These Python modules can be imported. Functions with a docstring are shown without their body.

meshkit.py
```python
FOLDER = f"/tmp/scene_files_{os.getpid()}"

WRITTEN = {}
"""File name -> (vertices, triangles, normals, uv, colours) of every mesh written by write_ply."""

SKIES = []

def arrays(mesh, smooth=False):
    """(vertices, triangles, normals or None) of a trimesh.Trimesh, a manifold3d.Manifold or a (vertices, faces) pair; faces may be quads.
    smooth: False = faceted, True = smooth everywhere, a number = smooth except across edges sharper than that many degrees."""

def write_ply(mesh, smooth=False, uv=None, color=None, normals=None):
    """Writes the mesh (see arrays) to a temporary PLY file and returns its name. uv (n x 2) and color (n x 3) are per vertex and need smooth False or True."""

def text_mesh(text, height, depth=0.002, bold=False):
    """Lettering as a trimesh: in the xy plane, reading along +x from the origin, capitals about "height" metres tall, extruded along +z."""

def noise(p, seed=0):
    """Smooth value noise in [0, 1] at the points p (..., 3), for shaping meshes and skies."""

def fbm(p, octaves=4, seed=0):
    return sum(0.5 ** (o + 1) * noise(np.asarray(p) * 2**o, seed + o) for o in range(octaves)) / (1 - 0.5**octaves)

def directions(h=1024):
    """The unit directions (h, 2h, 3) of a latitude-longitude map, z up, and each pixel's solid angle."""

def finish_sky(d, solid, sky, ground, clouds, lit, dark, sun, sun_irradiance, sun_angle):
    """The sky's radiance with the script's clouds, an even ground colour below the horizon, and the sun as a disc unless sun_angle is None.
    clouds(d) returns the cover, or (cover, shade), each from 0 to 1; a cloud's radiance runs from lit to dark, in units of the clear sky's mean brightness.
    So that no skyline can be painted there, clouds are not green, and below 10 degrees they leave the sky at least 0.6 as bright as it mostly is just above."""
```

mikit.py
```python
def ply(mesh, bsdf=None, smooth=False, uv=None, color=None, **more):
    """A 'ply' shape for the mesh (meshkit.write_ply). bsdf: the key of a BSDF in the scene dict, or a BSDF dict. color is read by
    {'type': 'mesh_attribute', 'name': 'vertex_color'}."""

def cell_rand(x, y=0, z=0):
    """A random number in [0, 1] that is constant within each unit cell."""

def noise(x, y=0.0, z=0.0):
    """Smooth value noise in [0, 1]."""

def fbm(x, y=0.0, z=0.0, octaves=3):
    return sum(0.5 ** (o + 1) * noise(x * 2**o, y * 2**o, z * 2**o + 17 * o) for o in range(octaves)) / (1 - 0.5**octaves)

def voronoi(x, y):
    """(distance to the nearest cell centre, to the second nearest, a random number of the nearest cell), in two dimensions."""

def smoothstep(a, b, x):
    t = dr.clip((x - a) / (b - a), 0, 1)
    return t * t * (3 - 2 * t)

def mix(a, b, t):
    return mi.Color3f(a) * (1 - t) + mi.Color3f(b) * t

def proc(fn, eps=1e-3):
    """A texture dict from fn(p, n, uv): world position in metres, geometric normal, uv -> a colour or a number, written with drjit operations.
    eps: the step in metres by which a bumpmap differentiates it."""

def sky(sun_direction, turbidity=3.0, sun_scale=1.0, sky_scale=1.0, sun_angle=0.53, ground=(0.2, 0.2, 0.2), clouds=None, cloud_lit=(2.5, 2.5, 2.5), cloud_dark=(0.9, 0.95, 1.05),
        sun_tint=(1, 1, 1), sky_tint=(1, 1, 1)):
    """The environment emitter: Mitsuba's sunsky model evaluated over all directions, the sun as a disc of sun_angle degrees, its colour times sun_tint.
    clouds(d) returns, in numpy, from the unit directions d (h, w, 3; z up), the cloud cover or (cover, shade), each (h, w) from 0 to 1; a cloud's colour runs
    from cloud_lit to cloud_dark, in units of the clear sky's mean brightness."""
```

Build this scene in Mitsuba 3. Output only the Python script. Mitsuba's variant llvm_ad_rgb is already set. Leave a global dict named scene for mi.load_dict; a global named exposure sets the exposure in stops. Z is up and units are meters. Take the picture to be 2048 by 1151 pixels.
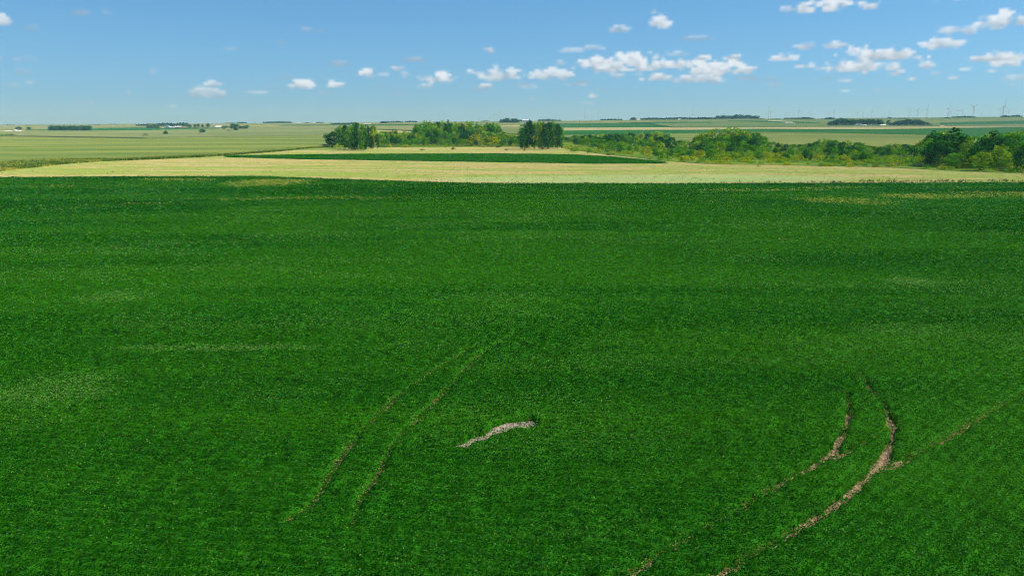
import math, random
import numpy as np, trimesh, drjit as dr, mitsuba as mi, mikit, meshkit
from scipy.interpolate import PchipInterpolator
from scipy.spatial import cKDTree
from mikit import proc, noise, fbm, smoothstep, mix

T = mi.ScalarTransform4f
scene, labels = {}, {}
# ------------------------------------------------------------------ camera, sky, exposure
EYE, PITCH, FPX, CX, CY = np.array([0.0, 0.0, 22.0]), math.radians(13.0), 1409.0, 1024.0, 575.5
FWD = np.array([0, math.cos(PITCH), -math.sin(PITCH)])
UPV = np.array([0, math.sin(PITCH), math.cos(PITCH)])
scene['camera'] = {'type': 'perspective', 'fov': 2 * math.degrees(math.atan(1024 / FPX)), 'fov_axis': 'x', 'near_clip': 0.5, 'far_clip': 30000.0,
                   'to_world': T().look_at(origin=EYE.tolist(), target=(EYE + FWD).tolist(), up=[0, 0, 1]), 'medium': {'type': 'ref', 'id': 'air'}}
SUN = np.array([0.90, 0.14, 1.10])
exposure = 1.75


def pix_dir(px, py):
    px, py = np.asarray(px, float), np.asarray(py, float)
    d = FWD + ((px - CX) / FPX)[..., None] * np.array([1.0, 0, 0]) - ((py - CY) / FPX)[..., None] * UPV
    return d / np.linalg.norm(d, axis=-1, keepdims=True)


# the cumulus clouds in view: (centre column, base row, half width, height, density, greyness), in the photograph's pixels, turned into directions of the sky
CLOUDS = [(1240, 137, 84, 32, 1, 0), (1340, 138, 70, 20, .9, .1), (1430, 146, 66, 24, 1, .1), (1395, 162, 50, 13, .8, .15), (1318, 158, 24, 13, .9, .1), (1280, 161, 10, 8, .8, .1),
          (1237, 153, 15, 7, .7, .2), (1276, 150, 14, 6, .7, .2), (1358, 112, 30, 10, .45, .3), (1408, 119, 18, 11, .85, .1), (1468, 120, 20, 13, .9, .1), (1240, 63, 18, 12, .6, .3),
          (1322, 53, 22, 22, .85, .15), (1309, 28, 10, 10, .5, .3), (1648, 21, 48, 26, 1, .05), (1575, 24, 15, 11, .5, .3), (1737, 16, 22, 16, .85, .1), (1905, 3, 36, 9, .8, .2),
          (2005, 51, 58, 26, .95, .1), (1925, 66, 44, 14, .7, .2), (1985, 60, 40, 16, .7, .2), (1760, 120, 76, 29, .95, .1), (1878, 94, 46, 18, .85, .15), (1716, 141, 88, 20, 1, .1), (1640, 139, 22, 8, .7, .2),
          (1570, 122, 25, 15, .9, .1), (1609, 96, 20, 11, .7, .2), (1670, 93, 24, 9, .75, .2), (1607, 135, 20, 11, .85, .15), (1849, 135, 18, 11, .85, .1), (1790, 150, 18, 11, .7, .2),
          (1999, 121, 54, 18, .9, .15), (2010, 131, 40, 12, .9, .1), (1989, 146, 30, 12, .85, .1), (1905, 158, 18, 6, .7, .2), (1826, 160, 9, 7, .85, .1), (1690, 163, 12, 5, .6, .2), (1930, 142, 10, 6, .6, .2),
          (1000, 157, 52, 24, .8, .2), (1098, 158, 46, 20, .8, .2), (978, 103, 15, 9, .8, .2), (878, 163, 44, 18, 1, .05), (793, 138, 14, 10, .85, .2), (735, 153, 19, 14, .9, .1), (766, 152, 16, 8, .5, .3),
          (812, 152, 13, 12, .85, .1), (852, 174, 20, 6, .5, .3), (605, 174, 24, 14, .9, .1), (668, 173, 24, 10, .85, .1), (409, 191, 52, 15, .6, .25), (427, 171, 14, 8, .7, .2), (505, 187, 26, 7, .45, .3),
          (260, 187, 16, 9, .9, .15), (305, 145, 26, 9, .5, .35), (5, 47, 20, 19, .8, .15), (38, 121, 44, 12, .35, .5), (215, 28, 12, 8, .3, .4), (465, 101, 18, 7, .35, .5), (975, 175, 16, 8, .7, .2),
          (1150, 170, 18, 6, .5, .3), (1187, 193, 12, 6, .9, .1), (1148, 106, 25, 12, .5, .3), (1188, 100, 20, 10, .4, .35), (1120, 130, 14, 8, .4, .3), (1060, 175, 16, 6, .5, .3), (1070, 198, 10, 4, .7, .2),
          (730, 223, 12, 4, .5, .2), (786, 224, 10, 4, .5, .2), (105, 207, 18, 5, .3, .3), (160, 206, 20, 6, .3, .3), (345, 214, 10, 3, .4, .2), (1168, 209, 26, 4, .35, .3), (1551, 170, 14, 6, .6, .3), (1688, 185, 14, 3, .4, .3), (2030, 172, 26, 5, .5, .3), (1440, 166, 24, 7, .6, .2),
          (1400, 80, 34, 7, .3, .5), (2030, 158, 30, 9, .5, .3)]
GREYS = [(35, 146, 44, 5, .35), (65, 168, 20, 4, .3), (25, 173, 22, 5, .25), (310, 84, 16, 3, .3), (270, 133, 12, 4, .3), (275, 164, 20, 4, .35), (415, 101, 11, 5, .3), (566, 87, 16, 5, .25), (615, 62, 22, 5, .2),
         (680, 131, 24, 10, .35), (830, 122, 34, 8, .4), (568, 156, 16, 5, .35), (535, 175, 24, 4, .25), (650, 188, 20, 4, .3), (790, 190, 30, 6, .35), (845, 188, 26, 5, .3), (765, 174, 18, 5, .3),
         (65, 58, 18, 7, .25), (160, 28, 22, 10, .25), (1000, 187, 26, 5, .35), (1045, 172, 24, 4, .35), (960, 180, 20, 4, .35), (1170, 165, 20, 4, .35), (1205, 181, 22, 4, .35), (1535, 161, 40, 7, .4), (1110, 183, 20, 4, .3),
         (1340, 186, 40, 5, .25), (1390, 80, 40, 6, .3), (1650, 160, 24, 5, .3), (1760, 184, 24, 4, .3), (1870, 150, 20, 5, .3), (640, 66, 18, 5, .2), (1570, 90, 18, 7, .25), (1480, 158, 40, 6, .35), (430, 195, 50, 5, .3)]


def sky_clouds(d):
    az, el = np.degrees(np.arctan2(d[..., 0], d[..., 1])), np.degrees(np.arcsin(np.clip(d[..., 2], -1, 1)))
    P = np.stack([az * 0.9, el * 1.7, 0 * az], -1)
    rough = meshkit.fbm(P, 4, 3)
    fine = meshkit.fbm(P * 2.3 + 9, 3, 8)
    cover, shade = np.zeros_like(az), np.zeros_like(az)
    for kind, rows in ((0, CLOUDS), (1, GREYS)):
        for c in rows:
            px, py, hw, ht, dens = c[:5]
            grey = c[5] if kind == 0 else 0.95
            q = pix_dir([px, px - hw, px], [py, py, py - ht])
            a, e = np.degrees(np.arctan2(q[:, 0], q[:, 1])), np.degrees(np.arcsin(q[:, 2]))
            w, h = abs(a[0] - a[1]), abs(e[2] - e[0])
            x, y = (az - a[0]) / w, (el - e[0]) / h
            near = (np.abs(x) < 1.7) & (y > -1.4) & (y < 2.2)
            x, y, r1, r2 = x[near], y[near], rough[near], fine[near]
            yy = np.where(y > 0.22, (y - 0.22) / 0.78, (y - 0.22) / 0.42)
            r = x * x + yy * yy + (r1 - 0.5) * 2.8 + (r2 - 0.5) * 2.0
            soft = 0.30 if kind == 0 else 0.6
            cv = min(1, dens * (1.08 if kind == 0 else 1.8)) * np.clip((1.0 - r) / soft / 1.6, 0, 1) ** 0.9
            sh = np.clip(grey + 0.1 + (0.5 - y) * 0.8 + (r2 - 0.5) * 1.3, 0, 1)
            keep = cv > cover[near]
            cover[near] = np.maximum(cover[near], cv)
            shade[near] = np.where(keep, sh, shade[near])
    # the same broken cumulus going on outside the frame
    out = np.clip((np.abs(az) - 38) / 6, 0, 1) + np.clip((el - 11) / 4, 0, 1)
    far = d[..., :2] / np.maximum(d[..., 2:], 0.03)
    g = meshkit.fbm(np.concatenate([far * 1.1, 0 * far[..., :1]], -1), 5, 21)
    field = np.clip((g - 0.60) / 0.07, 0, 1) * np.clip(out, 0, 1) * 0.9
    shade = np.where(field > cover, np.clip((g - 0.62) * 6, 0, 1), shade)
    cover = np.maximum(cover, field)
    mist = 0.26 * np.exp(-np.maximum(el, 0) / 4.0)  # the pale band of summer air low in the sky, all round
    both = cover + mist * (1 - cover)
    return both, (shade * cover + 0.62 * mist * (1 - cover)) / np.maximum(both, 1e-6)


scene['daylight'] = mikit.sky(SUN.tolist(), turbidity=2.3, sky_scale=0.92, ground=(0.08, 0.13, 0.05), clouds=sky_clouds, cloud_lit=(3.05, 3.4, 3.75), cloud_dark=(1.3, 1.68, 2.05), sky_tint=(0.60, 0.98, 1.24), sun_tint=(0.96, 1.0, 1.04))
scene['air'] = {'type': 'homogeneous', 'albedo': {'type': 'rgb', 'value': [0.92, 0.965, 1.0]}, 'sigma_t': {'type': 'rgb', 'value': [2.8e-5, 4.8e-5, 8.0e-5]}}

# ------------------------------------------------------------------ terrain
_D = np.array([-1e4, 0, 500, 700, 1000, 1400, 1900, 2600, 3500, 4500, 6000, 9900.0])
_X = np.array([-400, 0, 500, 1024, 1500, 2048, 2450.0])
_Z = np.array([[0, 0, 0, 0, 0, 0, 1, 4.5, 10.2, 21, 20, 0],
               [0, 0, 0, 0, 0, 0, 1, 4.5, 10.2, 21, 20, 0],
               [0, 0, 0, 0, 0, 1, 5, 11.5, 20.8, 31, 28, 5],
               [0, 0, 0, 0, 1, 5, 9.5, 22, 38.5, 42, 34, 5],
               [0, 0, 0, 0, 2, 7.8, 14.3, 30.8, 49, 47, 38, 5],
               [0, 0, 0, 0, 2, 10.5, 18, 34, 58.5, 58, 46, 5],
               [0, 0, 0, 0, 2, 10.5, 18, 34, 60, 60, 46, 5.0]])
_TAB = np.stack([PchipInterpolator(_D, z)(np.arange(0, 9901, 12.5)) for z in _Z], 1)
_XA = (_X - CX) / FPX * math.cos(PITCH)


def terrain(x, y):
    x, y = np.asarray(x, float), np.asarray(y, float)
    r, phi = np.hypot(x, y), np.clip(np.arctan2(x, y), -0.87, 0.87)
    d, a = r * np.cos(phi), np.clip(np.tan(phi), _XA[0], _XA[-1])
    di = np.clip(d / 12.5, 0, len(_TAB) - 1.001)
    d0 = di.astype(int)
    df = di - d0
    k = np.clip(np.searchsorted(_XA, a) - 1, 0, len(_XA) - 2)
    t = (a - _XA[k]) / (_XA[k + 1] - _XA[k])
    t = 0.5 * t + 0.5 * t * t * (3 - 2 * t)
    z0 = _TAB[d0, k] * (1 - df) + _TAB[d0 + 1, k] * df
    z1 = _TAB[d0, k + 1] * (1 - df) + _TAB[d0 + 1, k + 1] * df
    return z0 * (1 - t) + z1 * t


_S = np.geomspace(20, 9500, 900)


def unproject(px, py, h=0.0):
    """Where the sight line through a pixel meets the terrain (plus a height h); (n, 2)."""
    d = pix_dir(np.atleast_1d(np.asarray(px, float)), np.atleast_1d(np.asarray(py, float)))
    d = d / d[:, 1:2]
    x, z = d[:, :1] * _S, EYE[2] + d[:, 2:] * _S
    gap = z - terrain(x, np.broadcast_to(_S, x.shape)) - h
    hit = gap <= 0
    k = np.where(hit.any(1), hit.argmax(1), len(_S) // 1 - 1)
    miss = ~hit.any(1)
    k = np.where(miss, np.argmin(np.where(_S[None] > 2500, gap / _S, 9), axis=1), k)
    k0 = np.maximum(k - 1, 0)
    i = np.arange(len(k))
    g0, g1 = gap[i, k0], gap[i, k]
    t = np.where(miss, 1.0, np.clip(g0 / np.maximum(g0 - g1, 1e-9), 0, 1))
    s = _S[k0] + (_S[k] - _S[k0]) * t
    return np.stack([d[:, 0] * s, s], 1)


def row_scale(y):
    """Metres per photograph pixel at the forward distance y."""
    return y * math.cos(PITCH) / FPX


def interp(pts, x):
    return np.interp(x, [p[0] for p in pts], [p[1] for p in pts])


def tag(key, label=None, cat=None, group=None, kind=None):
    labels[key] = {k: v for k, v in (('label', label), ('category', cat), ('group', group), ('kind', kind)) if v}


_count = {}


def numbered(name):
    n = _count.get(name, 0)
    _count[name] = n + 1
    return name if n == 0 else f'{name}_{n:03d}'


# ------------------------------------------------------------------ materials
def diffuse(key, fn_or_rgb, rough=0.85, spec=0.15):
    col = proc(fn_or_rgb) if callable(fn_or_rgb) else {'type': 'rgb', 'value': list(fn_or_rgb)}
    scene[key] = {'type': 'twosided', 'bsdf': {'type': 'principled', 'base_color': col, 'roughness': rough, 'specular': spec}}


VC = {'type': 'mesh_attribute', 'name': 'vertex_color'}
scene['leaf'] = {'type': 'principledthin', 'base_color': VC, 'roughness': 0.6, 'diff_trans': 0.7, 'eta': 1.14}
scene['tree_leaf'] = {'type': 'principledthin', 'base_color': VC, 'roughness': 0.8, 'diff_trans': 0.22, 'eta': 1.12}
scene['dry_grass'] = {'type': 'principledthin', 'base_color': VC, 'roughness': 0.8, 'diff_trans': 0.6, 'eta': 1.2}
diffuse('bark', (0.10, 0.085, 0.065))


def meadow_colour(p, n, uv):
    a = fbm(p.x * 0.011, p.y * 0.05, 3.0, 4)
    b = fbm(p.x * 0.035 + 40, p.y * 0.17, 7.0, 4)
    c = noise(p.x * 0.9, p.y * 0.9, 1.0)
    col = mix([0.33, 0.285, 0.108], [0.205, 0.270, 0.055], smoothstep(0.40, 0.54, a * 0.55 + b * 0.45))
    col = mix(col, [0.40, 0.305, 0.165], smoothstep(0.56, 0.72, b) * 0.7)
    # pale green growth right of the middle, near the soybean edge
    u = (p.x - 60) / 95
    v = (p.y - 300) / 26
    g = smoothstep(1.15, 0.5, u * u + v * v + (a - 0.5) * 1.6 + (b - 0.5) * 1.2)
    col = mix(col, [0.25, 0.345, 0.13], g * 0.75)
    return col * (0.82 + 0.36 * c)


diffuse('meadow', meadow_colour, 0.95, 0.05)


def soil_colour(p, n, uv):
    a = fbm(p.x * 0.8, p.y * 0.8, 0.0, 3)
    b = noise(p.x * 7.0, p.y * 7.0, 2.0)
    c = noise(p.x * 16.0, p.y * 5.0, 5.0)
    col = mix([0.29, 0.215, 0.13], [0.18, 0.13, 0.08], a)
    col = mix(col, [0.42, 0.34, 0.21], smoothstep(0.62, 0.8, c))
    grey = smoothstep(-5.6, -5.0, p.x) * smoothstep(3.4, 2.8, p.x)
    col = mix(col, mi.Color3f(0.31, 0.275, 0.24) * (0.5 + 0.9 * c), grey * 0.8)
    return col * (0.75 + 0.5 * b)


diffuse('soil', soil_colour, 0.95, 0.05)


def bean_patches(p):
    s = fbm(p.x * 0.02, p.y * 0.07, 4.0, 4)
    return s


def bean_sheet_colour(p, n, uv):
    s = fbm(p.x * 0.02, p.y * 0.07, 4.0, 3)
    c = noise(p.x * 2.0, p.y * 2.0, 1.0)
    return mix([0.012, 0.115, 0.002], [0.030, 0.180, 0.003], s) * (0.7 + 0.6 * c)


diffuse('bean_understorey', bean_sheet_colour, 0.9, 0.1)


def crop_colour(c0, c1, c2, sx, sy, seed):
    def fn(p, n, uv):
        a = fbm(p.x * sx, p.y * sy, seed, 4)
        b = noise(p.x * sx * 9, p.y * sy * 7, seed + 3)
        col = mix(c0, c1, smoothstep(0.3, 0.7, a))
        return mix(col, c2, smoothstep(0.6, 0.9, b) * 0.5)
    return fn


diffuse('corn_near', crop_colour([0.085, 0.150, 0.030], [0.165, 0.205, 0.045], [0.20, 0.20, 0.05], 0.003, 0.022, 1.0), 0.9, 0.1)
diffuse('corn_mid', crop_colour([0.115, 0.165, 0.055], [0.165, 0.20, 0.065], [0.20, 0.20, 0.08], 0.002, 0.009, 2.0), 0.9, 0.1)
diffuse('corn_far', crop_colour([0.115, 0.165, 0.045], [0.175, 0.20, 0.060], [0.20, 0.20, 0.07], 0.0012, 0.004, 5.0), 0.9, 0.1)
diffuse('corn_green', crop_colour([0.085, 0.150, 0.035], [0.13, 0.18, 0.045], [0.165, 0.19, 0.05], 0.0012, 0.004, 8.0), 0.9, 0.1)
diffuse('tan_strip', crop_colour([0.31, 0.29, 0.12], [0.25, 0.26, 0.10], [0.34, 0.29, 0.14], 0.003, 0.01, 11.0), 0.9, 0.1)
diffuse('beans_mid', crop_colour([0.008, 0.085, 0.006], [0.016, 0.115, 0.008], [0.03, 0.125, 0.010], 0.006, 0.04, 13.0), 0.9, 0.1)
diffuse('weedy_ground', crop_colour([0.06, 0.15, 0.012], [0.13, 0.21, 0.018], [0.20, 0.24, 0.03], 0.03, 0.06, 23.0), 0.9, 0.1)
diffuse('grass_green', crop_colour([0.12, 0.21, 0.035], [0.18, 0.25, 0.045], [0.21, 0.25, 0.06], 0.02, 0.06, 19.0), 0.9, 0.1)
diffuse('gravel', (0.50, 0.46, 0.38), 0.95, 0.05)
diffuse('white_paint', lambda p, n, uv: mi.Color3f(0.80, 0.80, 0.78) * (0.92 + 0.08 * noise(p.x * 0.8, p.y * 0.8, p.z * 0.8)), 0.5, 0.3)
diffuse('white_metal', lambda p, n, uv: mi.Color3f(0.78, 0.79, 0.80) * (0.9 + 0.1 * noise(p.x * 0.6, p.y * 0.6, p.z * 0.6)), 0.4, 0.5)
diffuse('red_paint', lambda p, n, uv: mi.Color3f(0.42, 0.06, 0.07) * (0.8 + 0.3 * noise(p.x * 0.7, p.y * 0.7, p.z * 0.7)), 0.7, 0.2)
diffuse('grey_metal', (0.42, 0.43, 0.44), 0.5, 0.4)
diffuse('dark_opening', (0.04, 0.045, 0.05), 0.5, 0.4)
diffuse('grey_roof', (0.22, 0.22, 0.23), 0.8, 0.2)
diffuse('turbine_paint', (0.62, 0.64, 0.66), 0.5, 0.3)
diffuse('pole_wood', (0.45, 0.42, 0.38), 0.9, 0.1)

# ------------------------------------------------------------------ haze, ground
scene['haze'] = {'type': 'cube', 'to_world': T().translate([0, 0, 100]).scale([10200, 10200, 102]), 'bsdf': {'type': 'null'}, 'interior': {'type': 'ref', 'id': 'air'}}
tag('haze', 'thin pale blue summer haze over the farmland', 'haze', kind='stuff')

ang = np.concatenate([np.linspace(-0.9, 0.9, 261), np.linspace(0.9, 2 * math.pi - 0.9, 62)[1:-1]])
rad = np.concatenate([[0.0], np.geomspace(4, 9900, 190)])
R, A = np.meshgrid(rad, ang, indexing='ij')
gx, gy = R * np.sin(A), R * np.cos(A)
gz = terrain(gx, gy)
nr, na = R.shape
i, j = np.meshgrid(np.arange(nr - 1), np.arange(na), indexing='ij')
j2 = (j + 1) % na
gq = np.stack([i * na + j, i * na + j2, (i + 1) * na + j2, (i + 1) * na + j], -1).reshape(-1, 4)
scene['ground'] = mikit.ply((np.stack([gx, gy, gz], -1).reshape(-1, 3), gq[:, [0, 3, 2, 1]]), 'meadow', smooth=True)
tag('ground', 'rolling ground under dry tan and green meadow grass', 'ground', kind='structure')


def grid_mesh(P):
    nu, nv = P.shape[:2]
    i, j = np.meshgrid(np.arange(nu - 1), np.arange(nv - 1), indexing='ij')
    q = np.stack([i * nv + j, (i + 1) * nv + j, (i + 1) * nv + j + 1, i * nv + j + 1], -1).reshape(-1, 4)
    return P.reshape(-1, 3), q


def strip(key, x0, x1, near, far, h, bsdf, label, cat, nu=120, nv=24):
    """A field between two edges that cross the view: a crop canopy h above the terrain with its sides standing on the ground."""
    cols = np.linspace(x0, x1, nu)
    hc = np.interp(cols, [x0, x1], [h, h]) if np.isscalar(h) else interp(h, cols)
    hmid = float(np.mean(hc))
    a, b = unproject(cols, interp(near, cols), hmid), unproject(cols, interp(far, cols), hmid)
    b[:, 1] = np.maximum(b[:, 1], a[:, 1] + 1)
    v = np.linspace(0, 1, nv) ** 1.3
    P = a[:, None] * (1 - v[None, :, None]) + b[:, None] * v[None, :, None]
    z = terrain(P[..., 0], P[..., 1]) + hc[:, None]
    top = np.concatenate([P, z[..., None]], -1)
    foot = top.copy()
    foot[..., 2] -= hc[:, None] + 0.3
    ray = foot[:, 0, :2] / np.linalg.norm(foot[:, 0, :2], axis=1, keepdims=True)
    foot[:, 0, :2] -= ray * hc[:, None] * 2.5
    full = np.concatenate([foot[:, :1], top, foot[:, -1:]], 1)
    lo = full.copy()
    lo[..., 2] = np.minimum(lo[..., 2], terrain(lo[..., 0], lo[..., 1]) - 0.3)
    full = np.concatenate([lo[:1], full, lo[-1:]], 0)
    scene[key] = mikit.ply(grid_mesh(full), bsdf)
    tag(key, label, cat, kind='structure')


# ------------------------------------------------------------------ the near soybean field
EDGE = [(-500, 354), (0, 356), (250, 354), (520, 353), (650, 358), (800, 363), (950, 367), (1300, 368), (1700, 367), (2048, 366), (2600, 366)]
_ex = np.linspace(-500, 2600, 200)
_e = unproject(_ex, interp(EDGE, _ex), 0.4)


def edge_y(x):
    return np.interp(x, _e[:, 0], _e[:, 1])


sx, sv = np.linspace(-330, 330, 60), np.linspace(0, 1, 12)
SX, SV = np.meshgrid(sx, sv, indexing='ij')
SY = -40 * (1 - SV) + edge_y(SX) * SV
scene['field_soil'] = mikit.ply(grid_mesh(np.stack([SX, SY, 0 * SX + 0.02], -1)), 'soil')
tag('field_soil', 'bare grey brown soil of the soybean field', 'soil', kind='structure')


def line(points, z, step=0.12):
    """(x, y, opening) samples along a track given in pixels as (column, row, opening)."""
    g = unproject([p[0] for p in points], [p[1] for p in points], z)
    op = np.array([p[2] for p in points], float)
    s = np.concatenate([[0], np.cumsum(np.linalg.norm(np.diff(g, axis=0), axis=1))])
    t = np.arange(0, s[-1], step)
    return np.stack([PchipInterpolator(s, g[:, 0])(t), PchipInterpolator(s, g[:, 1])(t), np.interp(t, s, op)], 1)


TRACKS = [(0.185, [(1712, 745, .1), (1735, 770, .38), (1757, 795, .62), (1772, 820, .8), (1783, 845, 1), (1788, 868, 1), (1783, 888, 1), (1772, 912, 1), (1752, 942, 1.1), (1720, 974, 1.0), (1690, 998, .85), (1660, 1019, .5), (1615, 1047, .48), (1560, 1081, .34), (1490, 1123, .42), (1462, 1139, .9), (1440, 1153, .9), (1400, 1180, .5)]),
          (0.17, [(1693, 790, .3), (1697, 830, .6), (1692, 858, .75), (1682, 880, .95), (1665, 905, 1.1), (1640, 926, 1.2), (1595, 951, 1.05), (1550, 975, .55), (1535, 985, .5), (1480, 1020, .36), (1400, 1065, .42), (1340, 1100, .36), (1260, 1146, .44), (1200, 1180, .4)]),
          (0.14, [(1782, 856, .6), (1745, 878, .75), (1700, 902, .75), (1665, 920, .7)]),
          (0.30, [(1752, 945, .3), (1800, 925, .5), (1840, 907, .5), (1880, 886, .48), (1960, 838, .42), (2060, 786, .38)]),
          (0.22, [(1030, 672, .3), (940, 730, .42), (905, 770, .4), (870, 802, .4), (845, 830, .4), (808, 864, .47), (775, 915, .38), (750, 958, .47), (720, 1010, .44), (700, 1060, .35)]),
          (0.22, [(960, 690, .25), (808, 785, .45), (760, 825, .38), (715, 875, .4), (690, 905, .49), (665, 945, .4), (640, 985, .36), (610, 1025, .44), (570, 1050, .35)])]
_tr = np.concatenate([np.c_[line(p, 0.25), np.full(len(line(p, 0.25)), w)] for w, p in TRACKS])
_tree = cKDTree(_tr[:, :2])
# low furrows across the field, dark lines in the canopy
FURROWS = [(0.75, [(-60, 655, .7), (150, 662, .7), (380, 668, .75), (600, 676, .7), (760, 680, .65), (900, 686, .8), (1060, 691, .9), (1180, 700, .5), (1330, 712, .3)]),
           (0.4, [(640, 770, .5), (700, 772, .3)]), (0.45, [(1195, 772, .7), (1255, 771, .9), (1275, 774, .4)]), (0.45, [(1705, 605, .8), (1790, 610, .7), (1830, 613, .4)]),
           (0.4, [(800, 908, .6), (905, 910, .5)]), (0.5, [(900, 520, .3), (1400, 524, .4), (1700, 522, .3)]), (0.5, [(1740, 452, .5), (1960, 458, .5)]), (0.6, [(300, 466, .3), (700, 470, .25), (1100, 472, .3)])]
_fu = np.concatenate([np.c_[line(p, 0.6, 0.3), np.full(len(line(p, 0.6, 0.3)), w)] for w, p in FURROWS])
_ftree = cKDTree(_fu[:, :2])
# the bare patch: its far edge lies on the soil, its near edge is where the plants in front hide it
FARB = [(914, 896), (925, 889), (940, 884), (958, 876), (966, 876), (978, 868), (990, 858), (1012, 850), (1035, 847), (1056, 847), (1072, 848)]
NEARB = [(914, 896), (925, 894), (940, 888.5), (955, 880), (968, 874.5), (985, 868.5), (1005, 861), (1032, 855), (1050, 852.5), (1062, 850.5), (1072, 849)]
_bf, _bn = unproject(*np.array(FARB, float).T, 0.0), unproject(*np.array(NEARB, float).T, 0.50)


def openness(x, y):
    """0 where the plants stand closed to 1 and more where the soil lies bare."""
    d, k = _tree.query(np.stack([x, y], 1), distance_upper_bound=1.4)
    ok = np.isfinite(d)
    k = np.where(ok, k, 0)
    w, op = _tr[k, 3], _tr[k, 2]
    P = np.stack([x * 1.3, y * 1.3, 0 * x], 1)
    n = meshkit.fbm(P, 3, 4) - 0.5
    gap = 1 + 0.8 * (meshkit.noise(P * [0.45, 0.45, 1], 6) - 0.5)
    o = np.where(ok, op * 1.25 * gap * np.clip(1.35 - (d + n * 0.5) / w, 0, 1), 0)
    inside = (x > _bf[0, 0] - 0.2) & (x < _bf[-1, 0])
    hi, lo = np.interp(x, _bf[:, 0], _bf[:, 1]), np.interp(x, _bn[:, 0], _bn[:, 1])
    m = np.minimum(hi - y, y - lo) + n * 0.85
    o = np.where(inside & (m > -0.05), np.maximum(o, np.clip(0.75 + m * 3, 0, 1.2)), o)
    return o


rng = np.random.default_rng(7)


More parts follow.
